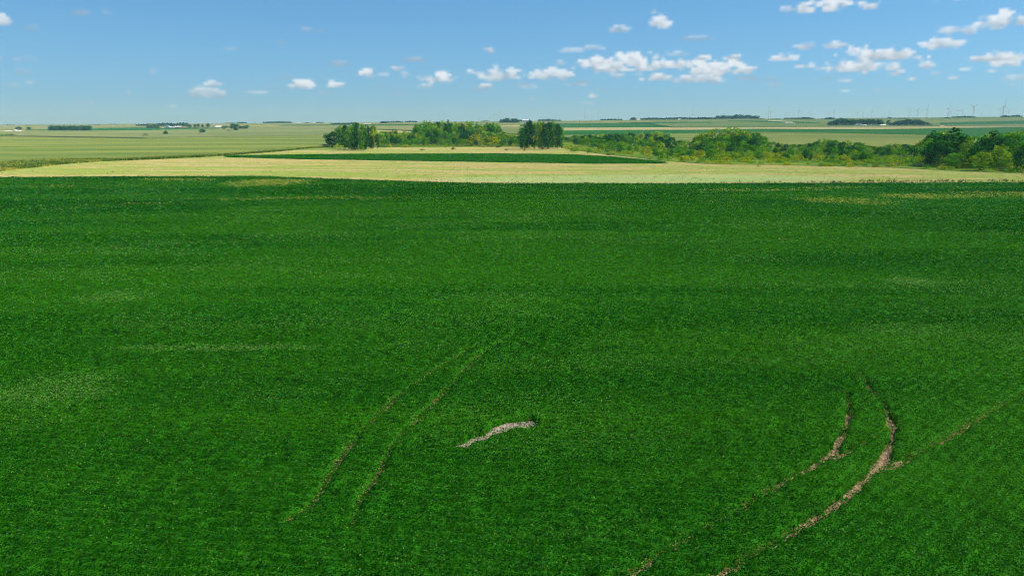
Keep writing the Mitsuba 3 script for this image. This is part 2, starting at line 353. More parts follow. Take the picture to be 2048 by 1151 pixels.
def bean_look(x, y, n):
    """Leaf colours of the soybean canopy: the crop's own patches, paler, bluer or yellowing."""
    P = np.stack([x, y, 0 * x], 1)
    a = meshkit.fbm(P * [0.018, 0.060, 1], 4, 11)
    b = meshkit.fbm(P * [0.05, 0.16, 1] + 31, 3, 12)
    c = meshkit.fbm(P * [0.009, 0.020, 1] + 77, 3, 14)
    dark, mid, blue, pale = np.array([0.013, 0.118, 0.002]), np.array([0.042, 0.200, 0.003]), np.array([0.008, 0.185, 0.030]), np.array([0.17, 0.36, 0.07])
    a = a + 0.45 * (meshkit.fbm(P * [0.007, 0.30, 1] + 5, 3, 19) - 0.5)
    t = np.clip((a - 0.35) / 0.3, 0, 1)[:, None]
    col = dark * (1 - t) + mid * t
    u = rng.random((len(x), 1))
    col = col * (0.5 + 1.0 * u)
    s = rng.random(len(x))
    col = np.where((s < 0.10 + 0.25 * np.clip((c - 0.5) / 0.2, 0, 1))[:, None], blue * (0.7 + 0.6 * u), col)
    pp = np.clip((b - 0.58) / 0.12, 0, 1) * 0.16 + 0.045
    for (px, py, rx, ry, amt) in [(1835, 563, 62, 9, .6), (450, 694, 190, 5, .45), (110, 780, 130, 34, .35), (1830, 660, 110, 16, .28), (1100, 840, 260, 60, .10), (230, 592, 60, 12, .3), (600, 470, 110, 14, .12)]:
        g = unproject([px, px + rx, px], [py, py, py - ry], 0.7)
        e = ((x - g[0, 0]) / (g[1, 0] - g[0, 0])) ** 2 + ((y - g[0, 1]) / (g[2, 1] - g[0, 1])) ** 2 + (b - 0.5) * 2.5
        pp = np.maximum(pp, 1.5 * amt * np.clip(1.5 - e, 0, 1))
    col = np.where((rng.random(len(x)) < pp)[:, None], pale * (0.7 + 0.6 * u), col)
    yel = np.array([0.42, 0.46, 0.08])
    yp = np.zeros(len(x))
    for (px, py, rx, ry, amt) in [(1700, 401, 75, 7, .65), (1880, 392, 110, 4.5, .9), (2000, 389, 110, 6, .6), (1660, 375, 80, 2.2, .5), (1520, 380, 110, 1.6, .5), (540, 364, 75, 5.5, 1.0), (345, 359, 70, 2.2, .7), (480, 398, 120, 2, .3), (640, 395, 160, 2.2, .3), (280, 407, 60, 1.5, .25), (1570, 478, 14, 2, .4), (60, 372, 90, 2, .2)]:
        g = unproject([px, px + rx, px, px], [py, py, py - ry, py + ry], 0.7)
        hy = np.where(y > g[0, 1], g[2, 1] - g[0, 1], g[0, 1] - g[3, 1])
        e = ((x - g[0, 0]) / (g[1, 0] - g[0, 0])) ** 2 + ((y - g[0, 1]) / hy) ** 2 + (b - 0.5) * 3.0
        yp = np.maximum(yp, 0.75 * amt * np.clip((1.9 - e) / 1.8, 0, 1))
    col = np.where((rng.random(len(x)) < yp)[:, None], yel * (0.7 + 0.6 * u), col)
    return col


def canopy_top(x, y):
    P = np.stack([x, y, 0 * x], 1)
    big = meshkit.fbm(P * [0.10, 0.22, 1], 3, 2) - 0.5
    clump = meshkit.fbm(P * 1.1, 2, 5) - 0.5
    head = np.clip((x - 12 - (y - 30) * 0.62) / 3.0, 0, 1) * (y < 62)
    bend = 2.0 * (meshkit.noise(P * 0.02, 9) - 0.5)
    row = np.cos(2 * np.pi * (y + 0.10 * x + bend) / 0.76) * (1 - head) + 0.5 * np.cos(2 * np.pi * (0.63 * x - 0.77 * y + 0.4 * bend) / 0.76) * head
    fd, fk = _ftree.query(P[:, :2], distance_upper_bound=2.0)
    okf = np.isfinite(fd)
    fk = np.where(okf, fk, 0)
    dip = np.where(okf, _fu[fk, 2] * np.clip(1.2 - fd / _fu[fk, 3], 0, 1), 0)
    streak = meshkit.fbm(P * [0.012, 0.40, 1], 3, 17) - 0.5
    return 0.78 + 0.20 * streak + 0.22 * big + 0.38 * clump + 0.105 * row, dip


def leaf_quads(c, size, nrm, col, wid=0.62, one=False):
    n = len(c)
    t = rng.normal(size=(n, 3))
    t -= (t * nrm).sum(1, keepdims=True) * nrm
    t /= np.linalg.norm(t, axis=1, keepdims=True)
    b = np.cross(nrm, t)
    L = size[:, None] * 0.5
    if one:
        v = np.stack([c - t * L - b * L * 0.75, c - t * L + b * L * 0.75, c + t * L * 1.2], 1)
        f = np.arange(3 * n).reshape(n, 3)
        return v.reshape(-1, 3), f, np.repeat(col, 3, 0)
    up = nrm * L * 0.22
    v = np.stack([c - t * L, c + b * L * wid + up, c + t * L - up * 0.5, c - b * L * wid + up], 1)
    k = np.arange(n)[:, None] * 4
    f = np.concatenate([k + [0, 1, 2], k + [0, 2, 3]], 0)
    return v.reshape(-1, 3), f, np.repeat(col, 4, 0)


def join(parts):
    v, f, c, o = [], [], [], 0
    for a, b, d in parts:
        v.append(a), f.append(b + o), c.append(d)
        o += len(a)
    return np.concatenate(v), np.concatenate(f), np.concatenate(c)


def tilt(n, amount):
    q = np.concatenate([rng.normal(size=(n, 2)) * amount, np.ones((n, 1))], 1)
    return q / np.linalg.norm(q, axis=1, keepdims=True)


parts = []
bands = np.geomspace(23, 320, 60)
for y0, y1 in zip(bands[:-1], bands[1:]):
    ym = 0.5 * (y0 + y1)
    near = ym < 78
    slant = math.hypot(ym, 22)
    s = max(0.11, slant / 704 * (1.7 if near else 1.45))
    lai = 1.55 if near else 0.9
    amax = 0.86
    area = 2 * amax * ym * (y1 - y0)
    n = int(lai * area / (0.36 * s * s) * (0.55 if near else 0.60))
    y = np.sqrt(y0 * y0 + (y1 * y1 - y0 * y0) * rng.random(n))
    x = (rng.random(n) * 2 - 1) * amax * y
    if y1 > 200:
        keep = y < edge_y(x) - 0.3 + 0.9 * (meshkit.noise(np.stack([x * 0.4, y * 0.4, 0 * x], 1), 3) - 0.5)
        x, y = x[keep], y[keep]
    top, dip = canopy_top(x, y)
    o = openness(x, y) if near else np.zeros(len(x))
    u = rng.random(len(x))
    z = top - (0.45 if near else 0.30) * u ** 1.5
    if near:  # along openings the plants show leaves down to the ground
        z = np.where(np.maximum(openness(x, y - 0.4), openness(x + 0.3, y - 0.2)) > 0.3, top * (1 - 0.92 * u), z)
    z = z - dip * 0.55 * top
    z = np.where(o > 0.08, np.minimum(z, top * (1 - 0.95 * np.clip(o, 0, 1))), z)
    keep = (rng.random(len(x)) > np.clip(o - 0.25, 0, 2) * 1.2) & (rng.random(len(x)) > dip * 0.5)
    x, y, z, o = x[keep], y[keep], np.maximum(z[keep], 0.06), o[keep]
    col = bean_look(x, y, len(x))
    dry = (rng.random(len(x)) < np.clip(o - 0.12, 0, 0.5) * 1.5)
    col = np.where(dry[:, None], np.array([0.32, 0.28, 0.09]) * (0.5 + rng.random((len(x), 1))), col)
    sz = s * (0.7 + 0.6 * rng.random(len(x)))
    parts.append(leaf_quads(np.stack([x, y, z], 1), sz, tilt(len(x), 0.45 if near else 0.55), col, one=not near))
for y0, y1, lo, hi, n in ((2, 23, -45, 45, 18000), (23, 80, 0, 22, 56000), (80, 280, 0, 25, 16000)):
    y = y0 + (y1 - y0) * rng.random(n)
    x = lo + (hi - lo) * rng.random(n)
    x = x if y0 < 23 else np.where(rng.random(n) < 0.5, -1, 1) * (0.86 * y + x)
    keep = y < edge_y(x) - 0.5
    x, y = x[keep], y[keep]
    top = canopy_top(x, y)[0]
    parts.append(leaf_quads(np.stack([x, y, top - 0.25 * rng.random(len(x))], 1), (0.24 if y0 < 80 else 0.45) * (0.7 + 0.6 * rng.random(len(x))), tilt(len(x), 0.45), bean_look(x, y, len(x)), one=True))
v, f, c = join(parts)
N_BEAN = len(f)
scene['soybean_plants'] = mikit.ply((v, f), 'leaf', color=c)
tag('soybean_plants', 'dense deep green soybean leaves filling the large field in front', 'soybeans', kind='stuff')
del parts, v, f, c

def understorey(cols, us):
    CA, CU = np.meshgrid(cols, us, indexing='ij')
    ux, uy = CA * CU, np.minimum(CU, edge_y(CA * CU) - 0.6)
    tp, dp = canopy_top(ux.ravel(), uy.ravel())
    fx, fy = ux.ravel(), uy.ravel()
    o = np.maximum.reduce([openness(fx, fy)] + [openness(fx + a, fy + b) - 0.35 for a, b in ((0, -0.35), (0.2, -0.15), (-0.2, -0.15))]) if us[0] < 60 else 0 * tp
    z = np.where(o > 0.66, -0.15, tp - 0.34 - 0.4 * dp - 0.85 * o).reshape(ux.shape)
    return ux, uy, z


n1, n2 = understorey(np.linspace(-0.9, 0.9, 450), np.geomspace(21, 80, 370)), understorey(np.linspace(-0.9, 0.9, 260), np.geomspace(80, 330, 140))
n2[2][:, -1] = 0.0
m1, m2 = grid_mesh(np.stack(n1, -1)), grid_mesh(np.stack(n2, -1))
side = []  # the same canopy going on outside the view, coarser
for sg in (-1, 1):
    k, v = np.meshgrid(np.linspace(0, 1, 40), np.geomspace(21, 330, 90), indexing='ij')
    qx, qy = sg * (0.9 * v + (320 - 0.9 * v) * k ** 2), np.minimum(v, edge_y(sg * (0.9 * v + (320 - 0.9 * v) * k ** 2)) - 0.6)
    side.append(grid_mesh(np.stack([qx, qy, (canopy_top(qx.ravel(), qy.ravel())[0] - 0.34).reshape(qx.shape)], -1)))
k, v = np.meshgrid(np.linspace(-320, 320, 200), np.linspace(-40, 21, 40), indexing='ij')
side.append(grid_mesh(np.stack([k, v, (canopy_top(k.ravel(), v.ravel())[0] - 0.34).reshape(k.shape)], -1)))
for a, b in side:
    m2 = (np.concatenate([m2[0], a]), np.concatenate([m2[1], b + len(m2[0])]))
scene['soybean_field'] = mikit.ply((np.concatenate([m1[0], m2[0]]), np.concatenate([m1[1], m2[1] + len(m1[0])])), 'bean_understorey', smooth=True)
tag('soybean_field', 'deep green closed canopy of the large soybean field', 'field', kind='structure')

# ------------------------------------------------------------------ the fields beyond
strip('soybean_strip', 455, 1326, [(455, 313), (600, 317), (800, 320), (1000, 323), (1200, 326), (1326, 325)],
      [(455, 311.3), (700, 308), (1000, 307), (1150, 309), (1230, 314), (1290, 320), (1326, 324.5)], 0.4, 'beans_mid', 'narrow deep green soybean strip between tan meadows', 'field', 160, 20)
strip('undergrowth', 650, 1125, [(650, 295), (760, 294), (1045, 293), (1125, 294)], [(650, 288), (760, 283), (1045, 281), (1125, 284)], 0.3, 'weedy_ground', 'weedy green ground under the left wood', 'undergrowth', 80, 10)
strip('undergrowth_001', 1126, 2250, [(1126, 296), (1160, 301), (1200, 307), (1260, 313), (1320, 320), (1400, 326), (1450, 328), (1550, 329), (1700, 332), (1800, 335), (1900, 340), (2048, 346), (2250, 350)],
      [(1126, 277), (1250, 282), (1330, 292), (1500, 297), (2250, 304)], 0.3, 'weedy_ground', 'weedy green ground under the right wood', 'undergrowth', 120, 16)
strip('grass_strip', 556, 690, [(556, 299.8), (600, 299.5), (690, 299)], [(556, 298.8), (610, 294.5), (690, 291.5)], 0.25, 'grass_green', 'bright green grass left of the left grove', 'grass', 40, 6)
strip('corn_field', -420, 662, [(-420, 345), (-200, 341), (0, 333), (130, 320), (200, 315.5), (300, 312), (420, 307), (560, 297.5), (610, 293), (662, 290)],
      [(-420, 270.5), (-200, 272), (60, 273.5), (290, 277.5), (400, 275), (520, 273.5), (662, 272)], [(-420, 0.3), (60, 0.3), (300, 1.0), (662, 1.7)], 'corn_near', 'wide olive green cornfield at left behind the tan meadow', 'field', 160, 60)
strip('corn_field_001', -420, 680, [(-420, 266), (-200, 269), (60, 271.2), (290, 275), (400, 272.6), (520, 271.2), (680, 269.8)],
      [(-420, 261), (-200, 261.5), (60, 262), (190, 261.5), (300, 261), (380, 258.5), (450, 257.5), (520, 256), (680, 255)], 2.3, 'corn_mid', 'grey green cornfield with two lone trees at left', 'field', 160, 30)
strip('soybean_field_001', 50, 440, [(50, 261), (190, 260.6), (300, 260), (380, 257.8), (440, 256.8)], [(50, 259.6), (100, 258.8), (180, 257), (260, 255.6), (440, 255.8)], 0.8, 'beans_mid', 'dark blue green bean strip in front of the left farmstead', 'field', 80, 10)
strip('corn_field_002', -420, 470, [(-420, 259.5), (50, 258.6), (180, 256.2), (260, 254.8), (470, 254.8)], [(-420, 249), (470, 245)], 2.3, 'corn_far', 'pale far cornfield at the left skyline', 'field', 90, 24)
strip('corn_field_003', 470, 1060, [(470, 256), (520, 255.2), (660, 254.2), (860, 262), (1060, 268)], [(470, 251.5), (620, 251), (800, 250.5), (900, 252), (1060, 253)], 2.3, 'corn_far', 'pale tan green cornfield behind the left wood', 'field', 90, 24)
strip('soybean_field_002', 560, 860, [(560, 251.1), (700, 250.6), (860, 250)], [(560, 249.9), (700, 249.4), (860, 249)], 0.8, 'beans_mid', 'thin dark bean strip far off above the left wood', 'field', 60, 8)
strip('corn_field_004', 470, 1100, [(470, 249.5), (700, 248.6), (860, 248.4), (1000, 250), (1100, 246.5)], [(470, 240), (1100, 235)], 2.3, 'corn_far', 'greyish cornfield along the middle skyline', 'field', 80, 20)
strip('corn_field_005', 1120, 2300, [(1120, 276), (1250, 281), (1330, 292), (1500, 297), (2300, 303)], [(1120, 269.9), (1250, 269.4), (1330, 267.4), (1500, 263.4), (1600, 264.9), (1700, 266.4), (1850, 269.9), (1950, 272.4), (2048, 274.4), (2300, 277)],
      2.3, 'corn_near', 'olive cornfield directly behind the right wood', 'field', 160, 40)
strip('soybean_field_003', 1040, 2300, [(1040, 271), (1120, 269.6), (1250, 269), (1330, 267), (1500, 263), (1600, 264.5), (1700, 266), (1850, 269.5), (1950, 272), (2048, 274), (2300, 276.5)],
      [(1040, 262.5), (1130, 261), (1250, 260), (1400, 259.5), (1520, 257.5), (1600, 258.2), (1750, 258.6), (1900, 256), (2000, 254.5), (2300, 251)], 0.8, 'beans_mid', 'long dark green bean strip behind the right wood', 'field', 160, 16)
strip('stubble_strip', 1040, 2300, [(1040, 262.2), (1130, 260.7), (1250, 259.7), (1400, 259.2), (1520, 257.2), (1600, 257.9), (1750, 258.3), (1900, 255.7), (2000, 254.2), (2300, 250.7)],
      [(1040, 256), (1130, 255), (1250, 254.5), (1340, 254.3), (1520, 253.4), (1650, 252.4), (1870, 251.3), (1950, 251.2), (2048, 251.5), (2300, 249)], 0.25, 'tan_strip', 'pale tan strip running below the right farmstead', 'field', 160, 10)
strip('soybean_field_004', 1040, 1345, [(1040, 255.5), (1130, 254.8), (1250, 254.3), (1345, 254)], [(1040, 246.6), (1130, 246.6), (1300, 246.2), (1345, 253.4)], 0.8, 'beans_mid', 'teal green bean field ending in a slanting edge', 'field', 100, 14)
strip('corn_field_006', 1040, 1312, [(1040, 246.3), (1130, 246.2), (1312, 245.7)], [(1040, 237), (1312, 234)], 2.3, 'corn_far', 'grey tan cornfield on the skyline above the teal beans', 'field', 70, 16)
strip('corn_field_007', 1300, 1880, [(1300, 246.2), (1345, 253.6), (1520, 253), (1650, 252.2), (1880, 251.2)], [(1300, 234), (1880, 232)], 2.3, 'corn_green', 'soft green cornfield rising to the right skyline', 'field', 110, 26)
strip('soybean_field_005', 1235, 1425, [(1235, 245.2), (1330, 246.2), (1425, 245)], [(1235, 244.8), (1330, 244.2), (1425, 244.4)], 2.9, 'beans_mid', 'dark green streak of beans on the far slope', 'field', 50, 6)
strip('soybean_field_006', 1455, 1640, [(1455, 241.4), (1520, 243.6), (1580, 245.4), (1640, 246.2)], [(1455, 240.8), (1520, 241), (1580, 242.4), (1640, 245.4)], 2.9, 'beans_mid', 'dark blue green bean patch below the hilltop wood', 'field', 50, 6)
strip('gravel_lane', 1536, 1585, [(1536, 241.9), (1560, 242.6), (1585, 243.6)], [(1536, 241.3), (1560, 241.7), (1585, 243)], 3.1, 'gravel', 'pale gravel lane crossing the far slope', 'lane', 30, 4)
strip('gravel_lane_001', 1570, 1590, [(1570, 245.9), (1590, 246.2)], [(1570, 245.3), (1590, 245.6)], 3.1, 'gravel', 'short pale lane piece lower on the far slope', 'lane', 10, 4)
strip('soybean_field_007', 1862, 2300, [(1862, 249.6), (1950, 249), (2048, 247.5), (2300, 244)], [(1862, 244.6), (1950, 243), (2048, 240.6), (2300, 236)], 0.8, 'beans_mid', 'teal green bean field below the right skyline', 'field', 80, 14)
strip('corn_field_008', 1862, 2300, [(1862, 244.3), (1950, 242.6), (2048, 240.2), (2300, 235.6)], [(1862, 232), (2300, 226)], 2.3, 'corn_green', 'dull green cornfield on the rightmost skyline', 'field', 70, 16)
strip('corn_field_009', 1890, 2300, [(1890, 250.9), (2000, 251.4), (2048, 251.9), (2300, 248.6)], [(1890, 250.1), (1950, 249.4), (2048, 248), (2300, 244.4)], 2.3, 'corn_mid', 'narrow corn strip under the teal field at far right', 'field', 60, 8)


# grass, weeds and crop edge plants: upright tufts
def tufts(xy, h, wdt, cols, lean=0.35):
    n = len(xy)
    a = rng.random(n) * np.pi
    b = np.stack([np.cos(a), np.sin(a)], 1) * (wdt * 0.5)[:, None]
    z = terrain(xy[:, 0], xy[:, 1])
    tip = xy + rng.normal(size=(n, 2)) * (h * lean)[:, None]
    v = np.stack([np.c_[xy - b, z - 0.05], np.c_[xy + b, z - 0.05], np.c_[tip + b * 0.6, z + h], np.c_[tip - b * 0.6, z + h * 0.92]], 1).reshape(-1, 3)
    k = np.arange(n)[:, None] * 4
    return v, np.concatenate([k + [0, 1, 2], k + [0, 2, 3]], 0), np.repeat(cols, 4, 0)


def np_meadow(x, y):
    P = np.stack([x, y, 0 * x], 1)
    a, b = meshkit.fbm(P * [0.016, 0.05, 1], 4, 41), meshkit.fbm(P * [0.05, 0.16, 1], 4, 42)
    t = np.clip(((a * .55 + b * .45) - 0.40) / 0.2, 0, 1)[:, None]
    col = np.array([0.48, 0.40, 0.165]) * (1 - t) + np.array([0.34, 0.40, 0.085]) * t
    e = ((x - 60) / 95) ** 2 + ((y - 300) / 26) ** 2 + (a - 0.5) * 2.5
    g = np.clip(1.3 - e, 0, 1)[:, None] * 0.75
    col = col * (1 - g) + np.array([0.34, 0.45, 0.18]) * g
    return col * (0.8 + 0.35 * rng.random((len(x), 1)))


n = 7000
y = 235 + 330 * rng.random(n) ** 1.5
x = (rng.random(n) * 2 - 1) * 0.84 * y
ey = edge_y(x)
keep = y > ey + 0.5
x, y = x[keep], y[keep]
h = 0.12 + 0.22 * rng.random(len(x))
parts = [tufts(np.stack([x, y], 1), h, 0.35 + 0.4 * rng.random(len(x)), np_meadow(x, y))]
m = 6000
x = (rng.random(m) * 2 - 1) * 230
y = edge_y(x) + 0.3 + rng.random(m) * 3.0
pale = np.array([0.54, 0.47, 0.28]) * (0.7 + 0.5 * rng.random((m, 1)))
parts.append(tufts(np.stack([x, y], 1), 0.35 + 0.3 * rng.random(m), 0.5 + 0.4 * rng.random(m), pale))
v, f, c = join(parts)
scene['meadow_grass'] = mikit.ply((v, f), 'dry_grass', color=c)
tag('meadow_grass', 'dry tan and yellow green grass behind the soybean field', 'grass', kind='stuff')
w = np.concatenate([unproject(rng.uniform(1720, 1920, 90), rng.uniform(361, 366, 90)), unproject(rng.uniform(1440, 1720, 40), rng.uniform(364, 367, 40)), unproject(rng.uniform(1920, 2060, 40), rng.uniform(361, 365, 40))])
w[:, 1] = np.maximum(w[:, 1], edge_y(w[:, 0]) - 0.3)
w = np.repeat(w, 4, 0) + rng.normal(size=(len(w) * 4, 2)) * 0.35
v, f, c = tufts(w, 0.4 + 0.7 * rng.random(len(w)), 0.10 + 0.2 * rng.random(len(w)), np.array([0.12, 0.17, 0.045]) * (0.6 + 0.8 * rng.random((len(w), 1))), 0.15)
scene['weeds'] = mikit.ply((v, f), 'tree_leaf', color=c)
tag('weeds', 'tall dark weeds standing along the edge of the soybean field', 'weeds', kind='stuff')
n = 46000
u, q = rng.random(n), rng.random(n)
cc = 455 + 871 * u
NB = [(455, 313), (600, 317), (800, 320), (1000, 323), (1200, 326), (1326, 325)]
FB = [(455, 311.3), (700, 308), (1000, 307), (1150, 309), (1230, 314), (1290, 320), (1326, 324.5)]
g0, g1 = unproject(cc, interp(NB, cc) + 0.3, 0.4), unproject(cc, interp(FB, cc) - 0.2, 0.4)
g = g0 + (g1 - g0) * q[:, None] + rng.normal(size=(n, 2)) * [1.5, 1.5]
col = np.array([0.022, 0.180, 0.004]) * (0.6 + 0.8 * rng.random((n, 1)))
col = np.where(rng.random((n, 1)) < 0.06, np.array([0.13, 0.28, 0.05]), col)
v, f, c = leaf_quads(np.c_[g, terrain(g[:, 0], g[:, 1]) + 0.36 + 0.26 * rng.random(n)], 0.7 + 0.6 * rng.random(n), tilt(n, 0.3), col, one=True)
scene['soybean_plants_001'] = mikit.ply((v, f), 'leaf', color=c)
tag('soybean_plants_001', 'deep green soybean leaves of the narrow strip between the tan meadows', 'soybeans', kind='stuff')
# ragged corn plants along the near edge of the left cornfield
cc = np.concatenate([rng.uniform(-250, 200, 9000), rng.uniform(180, 660, 3000)])
near = interp([(-420, 345), (-200, 341), (0, 333), (130, 320), (200, 315.5), (300, 312), (420, 307), (560, 297.5), (610, 293), (662, 290)], cc)
g = unproject(cc, near, 2.3)
depth = rng.random(len(cc)) ** 1.5 * (14 + 90 * np.clip((230 - cc) / 150, 0, 1))
g = g * (1 + depth / np.linalg.norm(g, axis=1))[:, None]
t = (meshkit.fbm(np.stack([g[:, 0] * .03, g[:, 1] * .05, 0 * depth], 1), 3, 5)[:, None] > 0.44) * np.ones((1, 3)) * (cc < 200)[:, None]
col = np.where(t > 0, np.array([0.42, 0.44, 0.06]), np.array([0.17, 0.27, 0.03])) * (0.5 + 0.8 * rng.random((len(cc), 1)))
v, f, c = tufts(g, np.interp(cc, [60, 300], [0.4, 1.1]) + 0.5 * rng.random(len(cc)), 0.5 + 0.5 * rng.random(len(cc)), col, 0.1)
scene['corn_plants'] = mikit.ply((v, f), 'tree_leaf', color=c)
tag('corn_plants', 'yellowing and green corn plants along the near edge of the left cornfield', 'corn', kind='stuff')


# ------------------------------------------------------------------ trees and shrubs
def taper(p0, p1, r0, r1, sides=6):
    p0, p1 = np.array(p0, float), np.array(p1, float)
    ax = (p1 - p0) / np.linalg.norm(p1 - p0)
    u = np.cross(ax, [0.3, 0.9, 0.1])
    u /= np.linalg.norm(u)
    w = np.cross(ax, u)
    t = np.linspace(0, 2 * np.pi, sides, endpoint=False)
    ring = np.cos(t)[:, None] * u + np.sin(t)[:, None] * w
    v = np.concatenate([p0 + ring * r0, p1 + ring * r1])
    k = np.arange(sides)
    q = np.stack([k, (k + 1) % sides, (k + 1) % sides + sides, k + sides], 1)
    return v, np.concatenate([q[:, [0, 1, 2]], q[:, [0, 2, 3]]])


def trunk_mesh(h0, spread, r, seed, limbs=5):
    g = np.random.default_rng(seed)
    parts = [taper([0, 0, -0.03], [0.01, 0, h0], r, r * 0.55)]
    for k in range(limbs):
        z = h0 * (0.45 + 0.5 * g.random())
        a = 2 * np.pi * (k + g.random()) / limbs
        e = [math.cos(a) * spread * 0.6, math.sin(a) * spread * 0.6, min(0.92, z + 0.22 + 0.25 * g.random())]
        parts.append(taper([0.005, 0, z], e, r * 0.5, r * 0.15, 4))
    v, f, o = [], [], 0
    for a, b in parts:
        v.append(a), f.append(b + o)
        o += len(a)
    return np.concatenate(v), np.concatenate(f)


def crown_mesh(kind, seed, tint, n):
    """Leaf clumps over many small lobes spread through the crown's volume; height 1, standing on z = 0."""
    g = np.random.default_rng(seed)
    lob, rad = [], []
    if kind == 'cottonwood':
        for _ in range(46):
            z = 0.10 + 0.86 * g.random()
            w = 0.20 * min(1, (1.04 - z) / 0.35) * min(1, 0.55 + z)
            a, q = g.random() * 2 * np.pi, math.sqrt(g.random())
            lob.append([math.cos(a) * w * q, math.sin(a) * w * q, z]), rad.append([0.075, 0.075, 0.085])
    elif kind == 'round':
        for _ in range(30):
            d = g.normal(size=3)
            d /= np.linalg.norm(d)
            q = 0.55 + 0.45 * g.random()
            lob.append([d[0] * 0.37 * q, d[1] * 0.37 * q, 0.50 + d[2] * 0.41 * q]), rad.append(np.array([0.135, 0.135, 0.11]) * (0.7 + 0.6 * g.random()))
    elif kind == 'willow':
        for _ in range(40):
            a, q = g.random() * 2 * np.pi, math.sqrt(g.random())
            z = 0.86 * math.sqrt(max(0, 1 - q * q)) * (0.35 + 0.65 * g.random()) + 0.04
            lob.append([math.cos(a) * 0.55 * q, math.sin(a) * 0.55 * q, z]), rad.append(np.array([0.15, 0.15, 0.12]) * (0.7 + 0.6 * g.random()))
    elif kind == 'conifer':
        for k in range(34):
            z = 0.06 + 0.9 * g.random()
            w = 0.34 * (1 - z) + 0.03
            a = g.random() * 2 * np.pi
            lob.append([math.cos(a) * w * 0.7, math.sin(a) * w * 0.7, z]), rad.append([0.09 * (1.15 - z) + .02, 0.09 * (1.15 - z) + .02, 0.06])
    else:  # shrub
        for _ in range(26):
            a, q = g.random() * 2 * np.pi, math.sqrt(g.random())
            z = 0.72 * (1 - 0.6 * q * q) * (0.3 + 0.7 * g.random()) + 0.06
            lob.append([math.cos(a) * 0.62 * q, math.sin(a) * 0.62 * q, z]), rad.append(np.array([0.2, 0.2, 0.16]) * (0.7 + 0.6 * g.random()))
    lob, rad = np.array(lob), np.array(rad)
    k = g.integers(0, len(lob), n)
    d = g.normal(size=(n, 3))
    d[:, 2] += 0.25
    d /= np.linalg.norm(d, axis=1, keepdims=True)
    c = lob[k] + d * rad[k] * (0.75 + 0.35 * g.random((n, 1)))
    c[:, 2] = np.maximum(c[:, 2], 0.02)
    nrm = d + g.normal(size=(n, 3)) * 0.38
    nrm /= np.linalg.norm(nrm, axis=1, keepdims=True)
    lt = 0.60 + 0.80 * g.random(len(lob))
    hue = g.normal(size=len(lob)) * 0.12
    col = np.array(tint) * lt[k][:, None] * (0.75 + 0.5 * g.random((n, 1)))
    col[:, 0] *= 1 + hue[k]
    size = {'cottonwood': 0.050, 'round': 0.072, 'willow': 0.080, 'conifer': 0.06, 'shrub': 0.11}[kind] * (0.7 + 0.6 * g.random(n))
    t = g.normal(size=(n, 3))
    t -= (t * nrm).sum(1, keepdims=True) * nrm
    t /= np.linalg.norm(t, axis=1, keepdims=True)
    b = np.cross(nrm, t)
    L = size[:, None] * 0.5
    v = np.stack([c - t * L, c + b * L * 0.7, c + t * L, c - b * L * 0.7], 1).reshape(-1, 3)
    q = np.arange(n)[:, None] * 4
    return v, np.concatenate([q + [0, 1, 2], q + [0, 2, 3]]), np.repeat(col, 4, 0)


DEEP, MID, WARM, YELLOW, GREYG = (0.030, 0.170, 0.010), (0.125, 0.360, 0.008), (0.270, 0.450, 0.008), (0.410, 0.480, 0.008), (0.24, 0.32, 0.09)
PROTO, SEATS = {}, {}


def proto(kind, tint_name, tint, count, n, trunk):
    for s in range(count):
        key = f'{kind}_{tint_name}_{s}_model'
        v, f, c = crown_mesh(kind, 100 + 7 * s + len(PROTO) * 13, tint, n)
        d = {'type': 'shapegroup', 'crown': mikit.ply((v, f), 'tree_leaf', color=c)}
        if trunk:
            d['trunk'] = mikit.ply(trunk_mesh(trunk, 0.3, 0.016 if kind != 'conifer' else 0.02, s), 'bark', smooth=40)
        scene[key] = d
        PROTO.setdefault((kind, tint_name), []).append(key)


for tn, tc in (('deep', DEEP), ('mid', MID), ('warm', WARM)):
    proto('round', tn, tc, 3, 1150, 0.5)
    proto('cottonwood', tn, tc, 3, 1350, 0.8)
for tn, tc in (('warm', WARM), ('yellow', YELLOW), ('mid', MID)):
    proto('willow', tn, tc, 3, 950, 0.4)
    proto('shrub', tn, tc, 2, 420, 0.35)
proto('round', 'deep', DEEP, 2, 1300, 0.5)
proto('conifer', 'deep', DEEP, 2, 900, 0.6)
proto('shrub', 'grey', GREYG, 2, 420, 0.35)
proto('willow', 'grey', GREYG, 2, 1000, 0.4)
proto('shrub', 'brown', (0.085, 0.10, 0.035), 2, 420, 0.35)
pr = random.Random(5)


def plant(name, kind, tint, px, base, top, wpx, label, cat, group=None):
    """One plant whose foot and top are seen at these rows and whose crown is wpx wide."""
    g = unproject([px], [base])[0]
    m = row_scale(g[1])
    h, w = max(0.5, (base - top) * m), max(0.5, wpx * m)
    base_w = {'cottonwood': 0.48, 'round': 0.92, 'willow': 1.3, 'conifer': 0.7, 'shrub': 1.5}[kind]
    key = numbered(name)
    scene[key] = {'type': 'instance', 'shapes': {'type': 'ref', 'id': pr.choice(PROTO[kind, tint])},
                  'to_world': T().translate([float(g[0]), float(g[1]), float(terrain(*g))]).rotate([0, 0, 1], pr.uniform(0, 360)).scale([w / base_w, w / base_w, h])}
    tag(key, label, cat, group)
    SEATS.setdefault(label, []).append((px, key))
    return key


